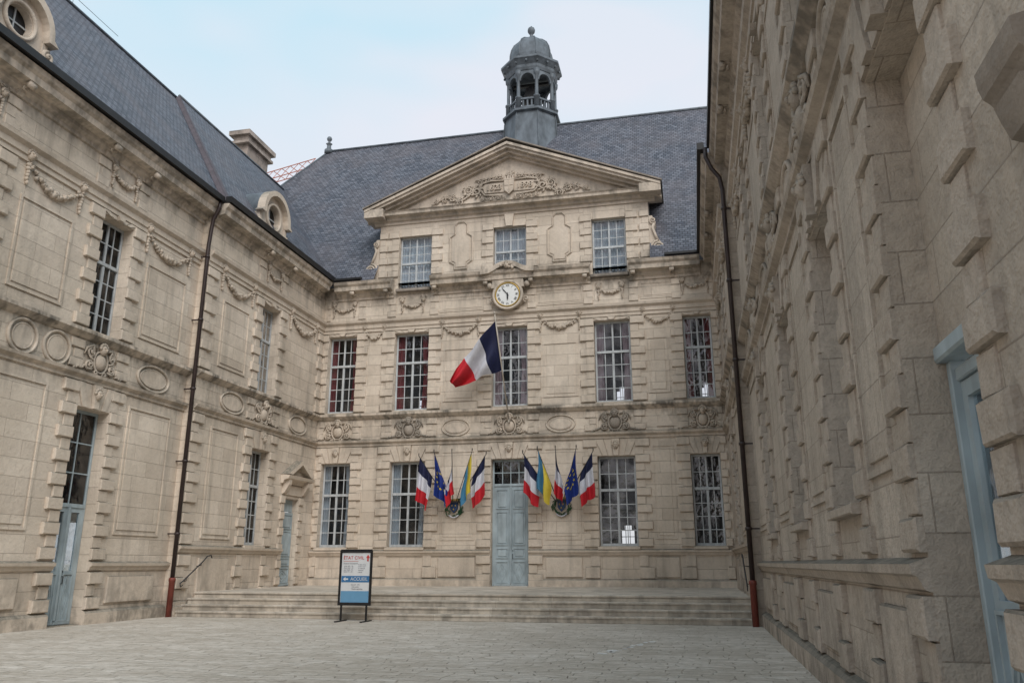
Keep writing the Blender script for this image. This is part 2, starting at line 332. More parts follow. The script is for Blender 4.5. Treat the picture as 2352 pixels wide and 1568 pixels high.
def window(T,parent,s,w,z0,z1,cols=4,rt=2,rb=4,tr=0.63,dep=0.22,cur=None,hole=False,doorlike=False,frame=None,mid=True):
    frame=frame or M_white
    a,b=s-w/2+.01,s+w/2-.01; F0,F1=-dep-.05,-dep
    mb=MB(T); zt=z0+(z1-z0)*tr if not doorlike else doorlike
    zb=z0 if not doorlike else zt
    def pl(x0,x1,y0,y1,d=0): mb.box(x0,x1,y0,y1,F0,F1+d,c=.006)
    pl(a,a+.07,z0,z1); pl(b-.07,b,z0,z1); pl(a+.071,b-.071,z1-.08,z1); 
    pl(a+.071,b-.071,zt-.05,zt+.05,.03)
    if not doorlike: pl(a+.071,b-.071,z0,z0+.10)
    if mid and not doorlike: pl(s-.045,s+.045,z0+.10,zt-.05,.012); pl(s-.035,s+.035,zt+.05,z1-.08,.01)
    def grid(x0,x1,y0,y1,nc,nr):
        for i in range(1,nc):
            x=x0+(x1-x0)*i/nc
            if mid and abs(x-s)<.02 and not doorlike: continue
            mb.box(x-.016,x+.016,y0,y1,F0+.01,F1-.012)
        for j in range(1,nr):
            y=y0+(y1-y0)*j/nr; mb.box(x0,x1,y-.016,y+.016,F0+.012,F1-.014)
    grid(a+.07,b-.07,zt+.05,z1-.08,cols,rt)
    if not doorlike: grid(a+.07,b-.07,z0+.10,zt-.05,cols,rb)
    wo=mb.obj('window',frame,parent)
    g=MB(T); g.add([(a,zb,F0+.025),(b,zb,F0+.025),(b,z1,F0+.025),(a,z1,F0+.025)],[(0,1,2,3)]); g.obj('window_glass',M_glass,wo)
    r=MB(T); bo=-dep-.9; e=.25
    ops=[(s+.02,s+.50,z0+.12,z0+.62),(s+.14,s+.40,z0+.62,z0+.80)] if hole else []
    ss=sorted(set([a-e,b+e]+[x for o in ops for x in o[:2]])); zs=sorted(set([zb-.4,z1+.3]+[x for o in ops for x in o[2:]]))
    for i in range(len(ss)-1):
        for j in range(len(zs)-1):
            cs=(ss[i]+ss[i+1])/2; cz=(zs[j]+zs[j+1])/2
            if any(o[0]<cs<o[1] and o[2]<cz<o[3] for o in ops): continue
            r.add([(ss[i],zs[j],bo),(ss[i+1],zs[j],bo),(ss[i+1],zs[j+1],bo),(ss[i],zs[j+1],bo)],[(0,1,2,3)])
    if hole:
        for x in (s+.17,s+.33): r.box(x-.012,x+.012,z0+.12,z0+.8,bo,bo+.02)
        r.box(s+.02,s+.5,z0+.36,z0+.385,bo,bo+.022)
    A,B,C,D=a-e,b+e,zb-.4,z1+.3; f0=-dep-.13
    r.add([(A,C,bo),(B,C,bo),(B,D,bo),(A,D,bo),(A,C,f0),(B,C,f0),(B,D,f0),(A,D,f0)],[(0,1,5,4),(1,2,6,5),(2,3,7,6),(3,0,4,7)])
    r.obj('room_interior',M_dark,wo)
    if cur:
        mt,kindc=cur; c=MB(T)
        spans=[(a,b)] if kindc=='full' else [(a,a+w*.27),(b-w*.27,b)]
        for (x0,x1) in spans:
            n=int((x1-x0)/.02); 
            vs=[]
            for lev,(zz) in enumerate([z1,zb+(z1-zb)*.45,zb]):
                for i in range(n+1):
                    x=x0+(x1-x0)*i/n
                    if kindc!='full': 
                        edge=a if x0==a else b; x=edge+(x-edge)*(1.0,.75,.95)[lev]
                    vs.append((x,zz,-dep-.17+.03*sin(i*.9)+.012*sin(i*.37)))
            m=n+1; c.add(vs,[(l*m+i,l*m+i+1,(l+1)*m+i+1,(l+1)*m+i) for l in range(2) for i in range(n)],True)
        c.obj('curtain',mt,wo)
    return wo
def doorleaves(T,parent,s,w,z0,z1,dep=0.22,double=True,glazed=False):
    F1=-dep; F0=F1-.06
    for k,(a,b) in enumerate([(s-w/2+.08,s-.012),(s+.012,s+w/2-.08)] if double else [(s-w/2+.08,s+w/2-.08)]):
        mb=MB(T); zp=z0+(z1-z0)*.45 if glazed else z0
        if glazed:
            mb.box(a,b,z0,zp,F0,F1); mb.box(a,a+.12,zp,z1,F0,F1); mb.box(b-.12,b,zp,z1,F0,F1); mb.box(a+.12,b-.12,z1-.12,z1,F0,F1-.001)
            zs=[(z0+.08,zp-.06)]
        else:
            mb.box(a,b,z0,z1,F0,F1); H=z1-z0
            zs=[(z0+.10,z0+H*.24),(z0+H*.27,z0+H*.37),(z0+H*.40,z0+H*.74),(z0+H*.77,z0+H*.97)]
        for i,(y0,y1) in enumerate(zs):
            mb.box(a+.09,b-.09,y0,y0+.03,F1-.01,F1+.035); mb.box(a+.09,b-.09,y1-.03,y1,F1-.01,F1+.035); mb.box(a+.09,a+.12,y0+.03,y1-.03,F1-.01,F1+.034); mb.box(b-.12,b-.09,y0+.03,y1-.03,F1-.01,F1+.034)
            cx,cz=(a+b)/2,(y0+y1)/2; hw,hh=(b-a)/2-.13,(y1-y0)/2-.04
            if i==0:
                for q in (0,1):
                    f=1-.45*q; g=f-.14
                    for sx in (-1,1):
                        for sz in (-1,1):
                            mb.prism([(cx,cz+sz*hh*f),(cx+sx*hw*f,cz),(cx+sx*hw*g,cz),(cx,cz+sz*hh*g)],F1-.01,F1+.02)
            else: mb.box(a+.15,b-.15,y0+.06,y1-.06,F1-.01,F1+.03,c=.025)
        mb.box(a,b,z0+.001,z0+.09,F1-.01,F1+.03,c=.01)
        if double and k==1: mb.box(a-.03,a+.035,z0+.1,z1,F1+.0,F1+.055,c=.012)
        d=mb.obj('door_leaf',M_blue,parent)
        if glazed:
            g=MB(T); g.box(a+.1,b-.1,zp,z1-.1,F0+.02,F0+.025); g.obj('door_glass',M_glass,d)
            g=MB(T); g.box(a+.1,b-.1,zp-.05,z1-.05,F0-.6,F0-.58); g.obj('room_interior',M_dark,d)
        if k==1 or not double:
            h=MB(T); hs=a+.08; h.tube([(hs,z0+1.0,F1),(hs,z0+1.0,F1+.06),(hs,z0+1.18,F1+.06),(hs,z0+1.18,F1)],.012,6); h.blob(hs,z0+1.3,F1+.02,.02,.03,.02); h.obj('door_handle',M_iron,d)
PL=lambda z:[(0,z-.16),(.05,z-.14),(.09,z-.05),(.13,z-.03),(.14,z+.04),(0,z+.09)]
STR=[(0,6.20),(.05,6.21),(.05,6.29),(.15,6.36),(.17,6.44),(0,6.49)]
SIL=[(0,7.33),(.05,7.35),(.16,7.45),(.19,7.48),(.19,7.57),(0,7.62)]
ARC=[(0,11.15),(.05,11.16),(.05,11.30),(.09,11.31),(.09,11.47),(.19,11.56),(.21,11.66),(0,11.71)]
COR=[(0,12.62),(.06,12.64),(.06,12.74),(.16,12.82),(.18,12.92),(.44,12.97),(.46,13.14),(.54,13.22),(.58,13.34),(0,13.38)]
def console(T,root,s,z,p=.42,w=.16):
    mb=MB(T); prof=[(0,z-.32),(.08,z-.33),(.14,z-.24),(.12,z-.14),(.2,z-.08),(p,z-.06),(p+.03,z),(0,z+.001)]
    mb.mould(s-w/2,s+w/2,prof); 
    for d in (-1,1): mb.spiral(s+d*w*.42,z-.16,.06,.02,d,0,1.2,.24,8)
    mb.tube([(s-w*.6,z-.09,p-.02),(s+w*.6,z-.09,p-.02)],.085,10); mb.obj('cornice_bracket',M_moul,root)
# ================================================================== BUILDINGS
MAIN=empty('town_hall',(-7,31,0.68),'pale limestone town hall with clock pediment, slate roof and bell turret','building')
LEFTW=empty('building_wing',(-15.7,18,0),'pale limestone courtyard wing with slate roof and round dormers','building')
RIGHTW=empty('building_wing',(1.65,12,0),'shaded limestone courtyard wing with heavy rusticated window surrounds','building')
CX=-7.03
cols=[(-14.45,1.30),(-11.30,1.52),(CX,1.50),(-2.80,1.46),(0.55,1.10)]
ops=[]
for i,(s,w) in enumerate(cols):
    ops.append((s-w/2,s+w/2,7.66,11.0))
    ops.append((s-w/2,s+w/2,2.15,5.52) if i!=2 else (s-w/2,s+w/2,0.68,5.52))
att=[(-11.28,1.5,12.98,15.47),(CX,1.44,13.3,15.52),(-2.80,1.42,12.98,15.50)]
mb=MB(FF); wall(mb,-15.4,1.4,0.60,13.3,ops+[(s-w/2,s+w/2,a,13.3) for s,w,a,b in (att[0],att[2])]); mb.obj('wall',M_wall,MAIN)
mb=MB(FF); wall(mb,-12.95,-1.12,13.3,16.4,[(s-w/2,s+w/2,13.3,b) for s,w,a,b in att]); 
mb.add([(-12.95,13.3,0),(-12.95,13.3,-2.2),(-12.95,16.4,-2.2),(-12.95,16.4,0)],[(0,1,2,3)]); mb.add([(-1.12,13.3,0),(-1.12,13.3,-2.2),(-1.12,16.4,-2.2),(-1.12,16.4,0)],[(0,1,2,3)])
mb.obj('attic_wall',M_wall,MAIN)
for i,(s,w) in enumerate(cols):
    for d in (-1,1):
        wl=.56 if i not in (0,4) else (.5 if (d>0)==(i==0) else .24)
        ws=min(.34,wl*.7)
        chain(FF,MAIN,s+d*w/2,d,7.66,11.12,wl=wl,ws=ws,p=.08); chain(FF,MAIN,s+d*w/2,d,2.12 ,6.18,wl=wl,ws=ws,p=.08)
        chain(FF,MAIN,s+d*w/2,d,0.98 if i!=2 else .80,1.84,h=.4,wl=wl,ws=ws,p=.10)
        chain(FF,MAIN,s+d*w/2,d,11.75,12.6,h=.3,wl=wl*.7,ws=ws*.7,p=.04); chain(FF,MAIN,s+d*w/2,d,6.52,7.3,h=.27,wl=wl*.8,ws=ws*.8,p=.05)
    voussoirs(FF,MAIN,s,w,5.54,6.18); voussoirs(FF,MAIN,s,w,11.02,11.13,.05)
    if i!=2: block(FF,MAIN,'window_sill',s-w/2-.06,s+w/2+.06,2.02,2.13,-.3,.17,.015)
    maskstone(FF,MAIN,s,.12)
for s,w,a,b in att:
    for d in (-1,1): chain(FF,MAIN,s+d*w/2,d,13.58,16.0,wl=.5,ws=.32,p=.07)
chain(FF,MAIN,-12.95,1,13.58,16.0,wl=.4,ws=.28,p=.07); chain(FF,MAIN,-1.12,-1,13.58,16.0,wl=.4,ws=.28,p=.07)
for a,b in [(-15.38,CX-.76),(CX+.76,1.38)]: course(FF,MAIN,'plinth_course',a,b,PL(1.96)); course(FF,MAIN,'base_course',a,b,[(0,.62),(.12,.62),(.12,.9),(.08,.95),(0,.97)])
for pr in (STR,SIL,ARC): course(FF,MAIN,'string_course',-15.38,1.38,pr)
for a,b in [(-14.8,-12.2),(-10.42,-3.6),(-2.0,.8)]: course(FF,MAIN,'cornice',a,b,COR)
for a,b in [(-14.8,-12.2),(-10.42,-8.1),(-5.95,-3.6),(-2.0,.8)]: course(FF,MAIN,'blocking_course',a,b,[(0,13.39),(.2,13.39),(.2,13.5),(0,13.55)])
for s in (-14.0,-12.45,-10.25,-8.0,-6.06,-3.8,-1.85,-.3): console(FF,MAIN,s,12.96,.38,.15)
for s in (-11.28,-2.8): block(FF,MAIN,'window_sill',s-.78,s+.78,12.84,12.97,-.3,.22,.02,M_crust)
mb=MB(FF)
pts=[(-1.15,13.30),(-.95,13.31),(-.75,13.34),(-.58,13.42),(-.38,13.54),(-.15,13.60),(.15,13.60),(.38,13.54),(.58,13.42),(.75,13.34),(.95,13.31),(1.15,13.30)]
mb.prism([(CX+a,b+.10) for a,b in pts]+[(CX+a,b-.12) for a,b in pts[::-1]],0.0,.62)
mb.prism([(CX+a*.95,b-.12) for a,b in pts]+[(CX+a*.9,b-.22) for a,b in pts[::-1]],0.0,.48)
mb.prism([(CX-.7,12.6),(CX+.7,12.6),(CX+.62,13.25),(CX+.35,13.4),(CX-.35,13.4),(CX-.62,13.25)],0,.40)
for d in (-1,1): mb.spiral(CX+d*.42,13.32,.13,.045,d,pi/2,1.4,.42,14); mb.blob(CX+d*.8,12.75,.3,.13,.14,.12); mb.spiral(CX+d*.72,12.15,.14,.05,-d,-pi/2,1.4,.12,14)
mb.ring(CX,12.28,.38,.60,.60,.07,k=32); mb.prism([(CX+.63*cos(2*pi*i/28),12.28+.63*sin(2*pi*i/28)) for i in range(28)],0,.36)
for i in range(9): mb.blob(CX+random.uniform(-.25,.25),13.45+random.uniform(-.08,.18),.62,.07,.08,.07,jit=.2,a=6,b=4)
head(mb,CX,13.5,.66,1.0)
mb.obj('clock_hood',M_moul,MAIN)
PZ=16.4; AP=19.12; HW=6.48
mb=MB(FF)
mb.mould(CX-6.2,CX+6.2,[(0,16.04),(.06,16.06),(.06,16.18),(.16,16.22),(.2,16.33),(.42,16.37),(.44,16.48),(.5,16.54),(0,16.6)])
mb.add([(CX-6.0,16.5,.02),(CX+6.0,16.5,.02),(CX,18.95,.02)],[(0,1,2)])
for d in (-1,1):
    for (t0,t1,o) in [(0.0,.12,.68),(.12,.24,.60),(.24,.36,.40),(.36,.47,.2)]:
        mb.prism([(CX+d*HW,PZ+.22-t0),(CX,AP+.12-t0*1.06),(CX,AP+.12-t1*1.06),(CX+d*HW,PZ+.22-t1)],0.0,o)
for d in (-1,1): mb.prism([(CX+d*HW,16.24),(CX+d*HW,16.62),(CX+d*5.6,16.62),(CX+d*5.6,16.24)],-.6,.655)
mb.obj('pediment',M_moul,MAIN)
mb=MB(TI)
for d in (-1,1):
    e=CX+d*(HW+.06)
    mb.add([(e,16.70,30.27),(CX,AP+.30,30.27),(CX,AP+.30,34.4),(e,16.70,32.7)],[(0,1,2,3)])
    mb.add([(e,16.63,30.27),(CX,AP+.24,30.27),(CX,AP+.24,34.4),(e,16.63,32.7)],[(0,1,2,3)])
    mb.add([(e,16.63,30.27),(e,16.70,30.27),(CX,AP+.30,30.27),(CX,AP+.24,30.27)],[(0,1,2,3)])
    mb.add([(e,16.63,30.27),(e,16.70,30.27),(e,16.70,32.7),(e,16.63,32.7)],[(0,1,2,3)])
mb.obj('pediment_roof',M_crust,MAIN)
mb=MB(FF); z0=17.12
mb.prism([(CX-.22,z0+.52),(CX-.20,z0+.05),(CX,z0-.14),(CX+.20,z0+.05),(CX+.22,z0+.52)],0,.17)
mb.box(CX-.18,CX+.18,z0+.26,z0+.29,.16,.19); mb.box(CX-.015,CX+.015,z0-.05,z0+.5,.16,.188)
for i in range(4): mb.box(CX-.2+.11*i,CX-.13+.11*i,z0+.58,z0+.72,0,.15)
mb.box(CX-.22,CX+.22,z0+.53,z0+.6,0,.17)
for i in range(14): mb.blob(CX+random.uniform(-.2,.2),z0+.82+random.uniform(-.08,.22),.06,.06,.06,.06,jit=.2,a=6,b=4)
mb.prism([(CX-1.2,z0+.25),(CX-1.1,z0+.46),(CX+1.1,z0+.46),(CX+1.2,z0+.25),(CX+1.1,z0+.02),(CX-1.1,z0+.02)],0,.07)
for d in (-1,1):
    mb.tube([(CX+d*.24,z0+.56,.06),(CX+d*.8,z0+.58,.09),(CX+d*1.22,z0+.5,.08),(CX+d*1.34,z0+.2,.07),(CX+d*1.1,z0-.08,.08),(CX+d*.3,z0-.16,.07)],[.03,.045,.045,.045,.045,.03],6)
    # one running acanthus scroll: a wavy stem with volutes in every bend
    stem=[]; 
    for i in range(25):
        t=i/24; x=1.25+2.3*t; A=.24*(1-.72*t); stem.append((CX+d*x,16.90+.30*(1-t)+A*sin(t*3.2*pi+.6),.07))
    mb.tube(stem,[.055-.035*i/24 for i in range(25)],6)
    for (t,R) in ((.05,.22),(.22,.20),(.40,.17),(.58,.14),(.74,.12),(.9,.09)):
        k=int(t*24); sx,sz,_=stem[k]; sg=1 if int(t*6)%2 else -1
        mb.spiral(sx+d*R*.6,sz+sg*R*.55,R,max(.025,R*.2),d*sg,-sg*pi/2,1.6,.08,18)
        for j in range(9):
            a=2*pi*j/9+random.uniform(-.2,.2); leaf(mb,sx+d*R*.6+R*.85*cos(a),sz+sg*R*.5+R*.85*sin(a),a+random.uniform(-.4,.4),R*.75,R*.20,random.choice((-.7,.7)),.06)
        leaf(mb,sx,sz,(pi/2 if sg<0 else -pi/2)+random.uniform(-.5,.5),R*1.3,R*.26,d*.6,.06)
    for i in range(7):
        t=i/6; mb.spiral(CX+d*(.35+.95*t),z0+.74-.16*t*t,.12,.028,d*(1 if i%2 else -1),pi/2,1.3,.07,12); leaf(mb,CX+d*(.35+.95*t),z0+.72-.1*t,pi/2-d*.6,.26,.045,-d*.6,.06)
        mb.spiral(CX+d*(.25+1.0*t),z0-.25,.09,.024,d*(1 if i%2 else -1),-pi/2,1.3,.06,12)
mb.text('1623',.36,CX-.68,z0+.24,.10,.09); mb.text('1898',.36,CX+.68,z0+.24,.10,.09)
mb.obj('pediment_carving',M_carv,MAIN)
for s in (-9.2,-4.88):
    mb=MB(FF); z0,z1=13.72,15.9
    P=[(s-.28,z0),(s+.28,z0),(s+.28,z0+.22),(s+.5,z0+.35),(s+.5,z1-.7),(s+.28,z1-.55),(s+.28,z1-.15),(s+.14,z1),(s-.14,z1),(s-.28,z1-.15),(s-.28,z1-.55),(s-.5,z1-.7),(s-.5,z0+.35),(s-.28,z0+.22)]
    mb.tube([(a,b,.02) for a,b in P]+[(P[0][0],P[0][1],.02)],.035,4,smooth=False)
    cx,cz=s,(z0+z1)/2; mb.prism([(cx+(a-cx)*.8,cz+(b-cz)*.9) for a,b in P],-.02,.03); mb.obj('shaped_panel',M_moul,MAIN)
mb=MB(FF); mb.prism([(CX-.14,15.5),(CX+.14,15.5),(CX+.2,16.03),(CX-.2,16.03)],0,.14); mb.obj('keystone',M_moul,MAIN)
for a,b in [(-9.88,-8.42),(-5.64,-4.2),(-1.45,-.6)]: panel(FF,MAIN,a+.02,b-.02,7.95,10.2); panel(FF,MAIN,a+.02,b-.02,2.4,5.9)
for a,b in [(-13.2,-12.7),(-9.9,-8.4),(-5.6,-4.2),(-1.45,-.6)]: block(FF,MAIN,'plinth_panel',a,b,1.02,1.76,-.02,.06)
for a,b in [(-10.1,-8.1),(-5.95,-3.95),(-1.6,.0)]: panel(FF,MAIN,a,b,11.82,12.5,.04,.02)
for s in (-9.28,-4.95): oval(FF,MAIN,s,6.87,.58,.34)
mb=MB(FF); mb.prism([(-1.2,6.62),(-.55,6.62),(-.87,7.25)],0,.05); mb.obj('triangular_tablet',M_moul,MAIN)
for d,s in ((-1,-12.95),(1,-1.12)):
    mb=MB(FF)
    mb.prism([(s,13.56),(s+d*.58,13.56),(s+d*.58,14.0),(s+d*.34,14.38),(s+d*.2,14.85),(s+d*.28,15.1),(s+d*.14,15.4),(s,15.4)],-.5,.05)
    mb.spiral(s+d*.33,13.97,.29,.06,d,pi/2,2.2,.09,30); mb.spiral(s+d*.16,15.16,.14,.04,-d,-pi/2,1.5,.09,16)
    mb.tube([(s+d*.33,14.27,.09),(s+d*.22,14.55,.09),(s+d*.13,14.85,.09),(s+d*.19,15.05,.09)],[.06,.055,.055,.04],6)
    mb.obj('volute',M_carv,MAIN)
M_sooty=stone('sooty_carved_limestone',(0.38,0.33,0.28),brick=False,streak=0.8,topgrime=0.8)
for i,(s,w) in enumerate(cols): cartouche(FF,MAIN,s,6.83,.62 if w>1.2 else .55,.42,m=M_sooty if i in (1,3) else None)
for a,b,k in [(-13.45,-12.55,.8),(-9.95,-8.35,1.0),(-5.72,-4.1,1.0),(-1.55,-.35,.85)]: festoon(FF,MAIN,a,b,11.25,.42,k)
for s,w in cols:
    if s!=CX: festoon(FF,MAIN,s-.48,s+.48,12.35,.18,.8)
cu=[(M_curR,'side'),(M_curR,'side'),(M_curP,'side'),(M_curP,'side'),(M_curR,'side')]
for i,(s,w) in enumerate(cols):
    window(FF,MAIN,s,w,7.66,11.0,4,2,4,.62,cur=cu[i],hole=i in(1,3,4))
    if i!=2: window(FF,MAIN,s,w,2.15,5.52,4,2,4,.62,cur=(M_curW,'side') if i<2 else None,hole=(i==3))
window(FF,MAIN,CX,1.5,.68,5.52,4,2,0,doorlike=4.52,frame=M_blue)
doorleaves(FF,MAIN,CX,1.5,.70,4.46)
for s,w,a,b in att: window(FF,MAIN,s,w,a,b,4,2 if s==CX else 3,3,.5,cur=(M_curW,'full'),dep=.2)
mb=MB(TI)
ez=13.35; ey=30.42; ry=37; rz=23.7; zy=lambda y: ez+(rz-ez)*(y-ey)/(ry-ey)
def slope(x0,x1,xr0,xr1,y0): mb.add([(x0,zy(y0),y0),(x1,zy(y0),y0),(xr1,rz,ry),(xr0,rz,ry)],[(0,1,2,3)])
slope(-25.4,-12.95,-18.8,-12.95,ey); slope(-12.95,-1.12,-12.95,-1.12,32.5); slope(-1.12,7,-1.12,7,ey)
mb.add([(-25.4,ez,43.6),(7,ez,43.6),(7,rz,ry),(-18.8,rz,ry)],[(0,1,2,3)]); mb.add([(-25.4,ez,ey),(-18.8,rz,ry),(-25.4,ez,43.6)],[(0,1,2)]); mb.obj('roof',M_slate,MAIN,recalc=False)
mb=MB(TI); mb.tube([(-18.8,23.74,37),(7,23.74,37)],.08,6); mb.tube([(-18.8,23.72,37),(-25.4,13.38,30.42)],.05,6); mb.obj('roof_ridge_flashing',M_zinc,MAIN)
mb=MB(TI); mb.lathe(-18.8,37,[(.24,23.6),(.24,23.82),(.13,23.88),(.11,24.15),(.18,24.2),(.07,24.26),(.06,24.36),(.12,24.42),(.15,24.52),(.11,24.62),(.02,24.68)],12); mb.obj('roof_finial',M_zinc,MAIN)
for a,b in ((-14.95,-13.5),(-.55,.85)): block(FF,MAIN,'gutter',a,b,13.39,13.50,.42,.66,.01,M_gut)
cx,cy=-7.18,37.0; k8=pi/8
mb=MB(TI)
mb.lathe(cx,cy,[(1.62,21.0),(1.55,22.4),(1.46,23.7),(1.42,23.95),(1.58,24.0),(1.58,24.12),(1.4,24.2)],8,smooth=False,ph=k8)
for i in range(8):
    a=k8+i*pi/4; mb.tube([(cx+r*cos(a),z,cy+r*sin(a)) for r,z in [(1.64,21.0),(1.57,22.4),(1.48,23.7),(1.44,23.95)]],.03,5)
mb.obj('turret_base',M_zinc,MAIN)
mb=MB(TI); R=1.26
vtx=[(cx+R*cos(k8+i*pi/4),cy+R*sin(k8+i*pi/4)) for i in range(8)]
for i in range(8):
    x,y=vtx[i]; mb.lathe(x,y,[(.15,24.2),(.15,24.8),(.18,24.82),(.18,24.9),(.095,24.95),(.09,26.1),(.16,26.2),(.18,26.45)],8)
    x2,y2=vtx[(i+1)%8]; d=Vector((x2-x,y2-y)); L=d.length; d/=L
    Tt=(lambda x,y,d:(lambda s,z,o:(x+d.x*s-d.y*o,y+d.y*s+d.x*o,z)))(x,y,d)
    sub=MB(Tt); r=L*.36; c=L/2
    arc=[(c+r*cos(a),25.9+r*sin(a)*1.1) for a in [pi*j/10 for j in range(11)]]
    sub.prism([(0.05,26.5),(0.05,25.85),(c-r,25.85)]+arc[::-1]+[(c+r,25.85),(L-.05,25.85),(L-.05,26.5)],-.06,.06)
    sub.box(.1,L-.1,24.72,24.82,-.07,.07); sub.box(.1,L-.1,24.2,24.34,-.06,.06)
    for j in range(3): sub.box(.22+j*(L-.52)/2,.30+j*(L-.52)/2,24.34,24.72,-.04,.04)
    kk=len(mb.v); mb.v+=sub.v
    for f,s_,m_ in zip(sub.f,sub.sm,sub.mi): mb.f.append([kk+q_ for q_ in f]); mb.sm.append(s_); mb.mi.append(m_)
mb.obj('turret_arcade',M_zinc,MAIN)
mb=MB(TI)
mb.lathe(cx,cy,[(1.36,26.45),(1.42,26.6),(1.42,26.75),(1.6,26.95),(1.68,27.02),(1.68,27.14),(1.5,27.25),(1.2,27.36),(1.12,27.5)],8,smooth=False,ph=k8)
for i in range(16):
    a=2*pi*i/16; mb.blob(cx+1.5*cos(a),26.86,cy+1.5*sin(a),.07,.08,.07,a=6,b=4)
mb.obj('turret_cornice',M_zinc,MAIN)
mb=MB(TI); dp=[(1.14,27.4),(1.18,27.65),(1.17,27.95),(1.10,28.3),(.95,28.62),(.68,28.88),(.36,29.05),(.2,29.1)]
mb.lathe(cx,cy,dp,8,smooth=False,ph=k8)
for i in range(8):
    a=k8+i*pi/4; mb.tube([(cx+(r+.01)*cos(a),z,cy+(r+.01)*sin(a)) for r,z in dp],.035,5)
mb.obj('turret_dome',M_zinc,MAIN)
mb=MB(TI); mb.lathe(cx,cy,[(.24,29.0),(.26,29.12),(.12,29.2),(.08,29.45),(.12,29.5),(.19,29.6),(.21,29.72),(.17,29.85),(.06,29.93),(.03,30.0)],12); mb.obj('turret_finial',M_zinc,MAIN)
mb=MB(TI); mb.lathe(cx,cy,[(.58,25.2),(.5,25.35),(.4,25.7),(.33,26.0),(.15,26.15),(.03,26.2)],16); mb.box(cx-1,cx+1,26.2,26.35,cy-.08,cy+.08); mb.lathe(cx,cy,[(.1,24.2),(.1,25.2),(.06,25.35)],8); mb.obj('bell',M_iron,MAIN)
# ================================================================== WINGS
def wing(root,TN,TF,ncols,fcols,near0,door_cols,right):
    ops=[];opf=[]
    for s,w in ncols:
        ops.append((s-w/2,s+w/2,7.66,11.0)); ops.append((s-w/2,s+w/2,0.02 if s in door_cols else 2.15,5.52))
    for s,w in fcols:
        opf.append((s-w/2,s+w/2,7.66,11.0)); opf.append((s-w/2,s+w/2,2.15,5.52))
    sd=[] if right else [(28.6,29.75,.68,3.95)]
    D=.46 if right else .40
    mb=MB(TN); wall(mb,-6,22.2,0,13.3,ops,D); mb.add([(-6,0,0),(-6,13.3,0),(-6,13.3,-8),(-6,0,-8)],[(0,1,2,3)])
    kk=MB(TF); wall(kk,22.2,31.0,0,13.3,opf+sd,D); kk.add([(22.2,0,0),(22.2,13.3,0),(22.2,13.3,-.4),(22.2,0,-.4)],[(0,1,2,3)])
    n0=len(mb.v); mb.v+=kk.v; mb.f+=[[n0+i for i in f] for f in kk.f]; mb.sm+=kk.sm; mb.mi+=kk.mi
    mb.obj('wall',M_wall,root)
    P=.066 if right else .085; dp=.36 if right else .30
    wl,ws,hh=(.46,.30,.275) if right else (.52,.34,.31)
    for T,cc,a0,a1,pz in ((TN,ncols,near0,22.2,1.5),(TF,fcols,22.2,30.95,2.0)):
        for s,w in cc:
            dr=s in door_cols
            for d in (-1,1):
                chain(T,root,s+d*w/2,d,7.66,11.12,h=hh,wl=wl,ws=ws,p=P); chain(T,root,s+d*w/2,d,pz+.12,6.18,h=hh,wl=wl,ws=ws,p=P)
                chain(T,root,s+d*w/2,d,.37,pz-.18,h=.33,wl=wl,ws=ws,p=P+.02); chain(T,root,s+d*w/2,d,11.75,12.6,h=.3,wl=.45,ws=.3,p=.05)
                chain(T,root,s+d*w/2,d,6.52,7.3,h=.27,wl=.5,ws=.34,p=.06)
                console(T,root,s+d*(w/2+.25),12.96,.4,.17)
            voussoirs(T,root,s,w,5.54,6.18,.07); voussoirs(T,root,s,w,11.02,11.13,.06)
            if not dr: block(T,root,'window_sill',s-w/2-.06,s+w/2+.06,2.02,2.13,-.36,.13,.015)
            cartouche(T,root,s,6.83,.62,.42); festoon(T,root,s-.5,s+.5,12.35,.2,.85); maskstone(T,root,s,.13)
            window(T,root,s,w,7.66,11.0,4,2,4,.62,dep=dp)
            if dr and right:
                block(T,root,'blind_tympanum',s-w/2+.003,s+w/2-.003,3.16,5.517,-.5,-.28,.0,M_wall)
                mb=MB(T); mb.box(s-w/2+.01,s-w/2+.09,.03,3.02,-.42,-.30,c=.01); mb.box(s+w/2-.09,s+w/2-.01,.03,3.02,-.42,-.30,c=.01); mb.box(s-w/2+.01,s+w/2-.01,3.02,3.15,-.42,-.22,c=.02); mb.box(s-w/2+.1,s+w/2-.1,2.86,2.96,-.42,-.33,c=.01); mb.obj('door_frame',M_blue,root)
                doorleaves(T,root,s,w,.03,2.85,dep=dp,glazed=True)
            elif dr: window(T,root,s,w,.02,5.52,2,3,0,doorlike=3.0,dep=dp,frame=M_blue); doorleaves(T,root,s,w,.03,2.95,dep=dp,glazed=True)
            else: window(T,root,s,w,2.15,5.52,4,2,4,.62,dep=dp)
        if T is TF: 
            chain(T,root,22.2,1,2.1,6.18,wl=.62,ws=.4,p=P); chain(T,root,22.2,1,7.66,11.12,wl=.62,ws=.4,p=P); chain(T,root,22.2,1,.1,1.8,h=.36,wl=.62,ws=.4,p=P)
            chain(T,root,30.95,-1,7.66,11.12,wl=.45,ws=.3,p=.08)
            if not right:
                for d in (-1,1): chain(T,root,29.175+d*.575,d,.75,4.05,wl=.36,ws=.24,p=.07)
        ed=[a0]+[x for s,w in sorted(cc) if s in door_cols for x in (s-w/2,s+w/2)]+[a1 if (T is TN or right) else 28.55]
        for i in range(0,len(ed),2): course(T,root,'plinth_course',ed[i],ed[i+1],PL(pz)); course(T,root,'base_course',ed[i],ed[i+1],[(0,-.05),(.12,-.05),(.12,.28),(.07,.33),(0,.36)])
        for pr in (STR,SIL,ARC): course(T,root,'string_course',a0,a1,pr)
        course(T,root,'cornice',a0 if T is TF else -6,a1 if T is TN else 30.4,COR)
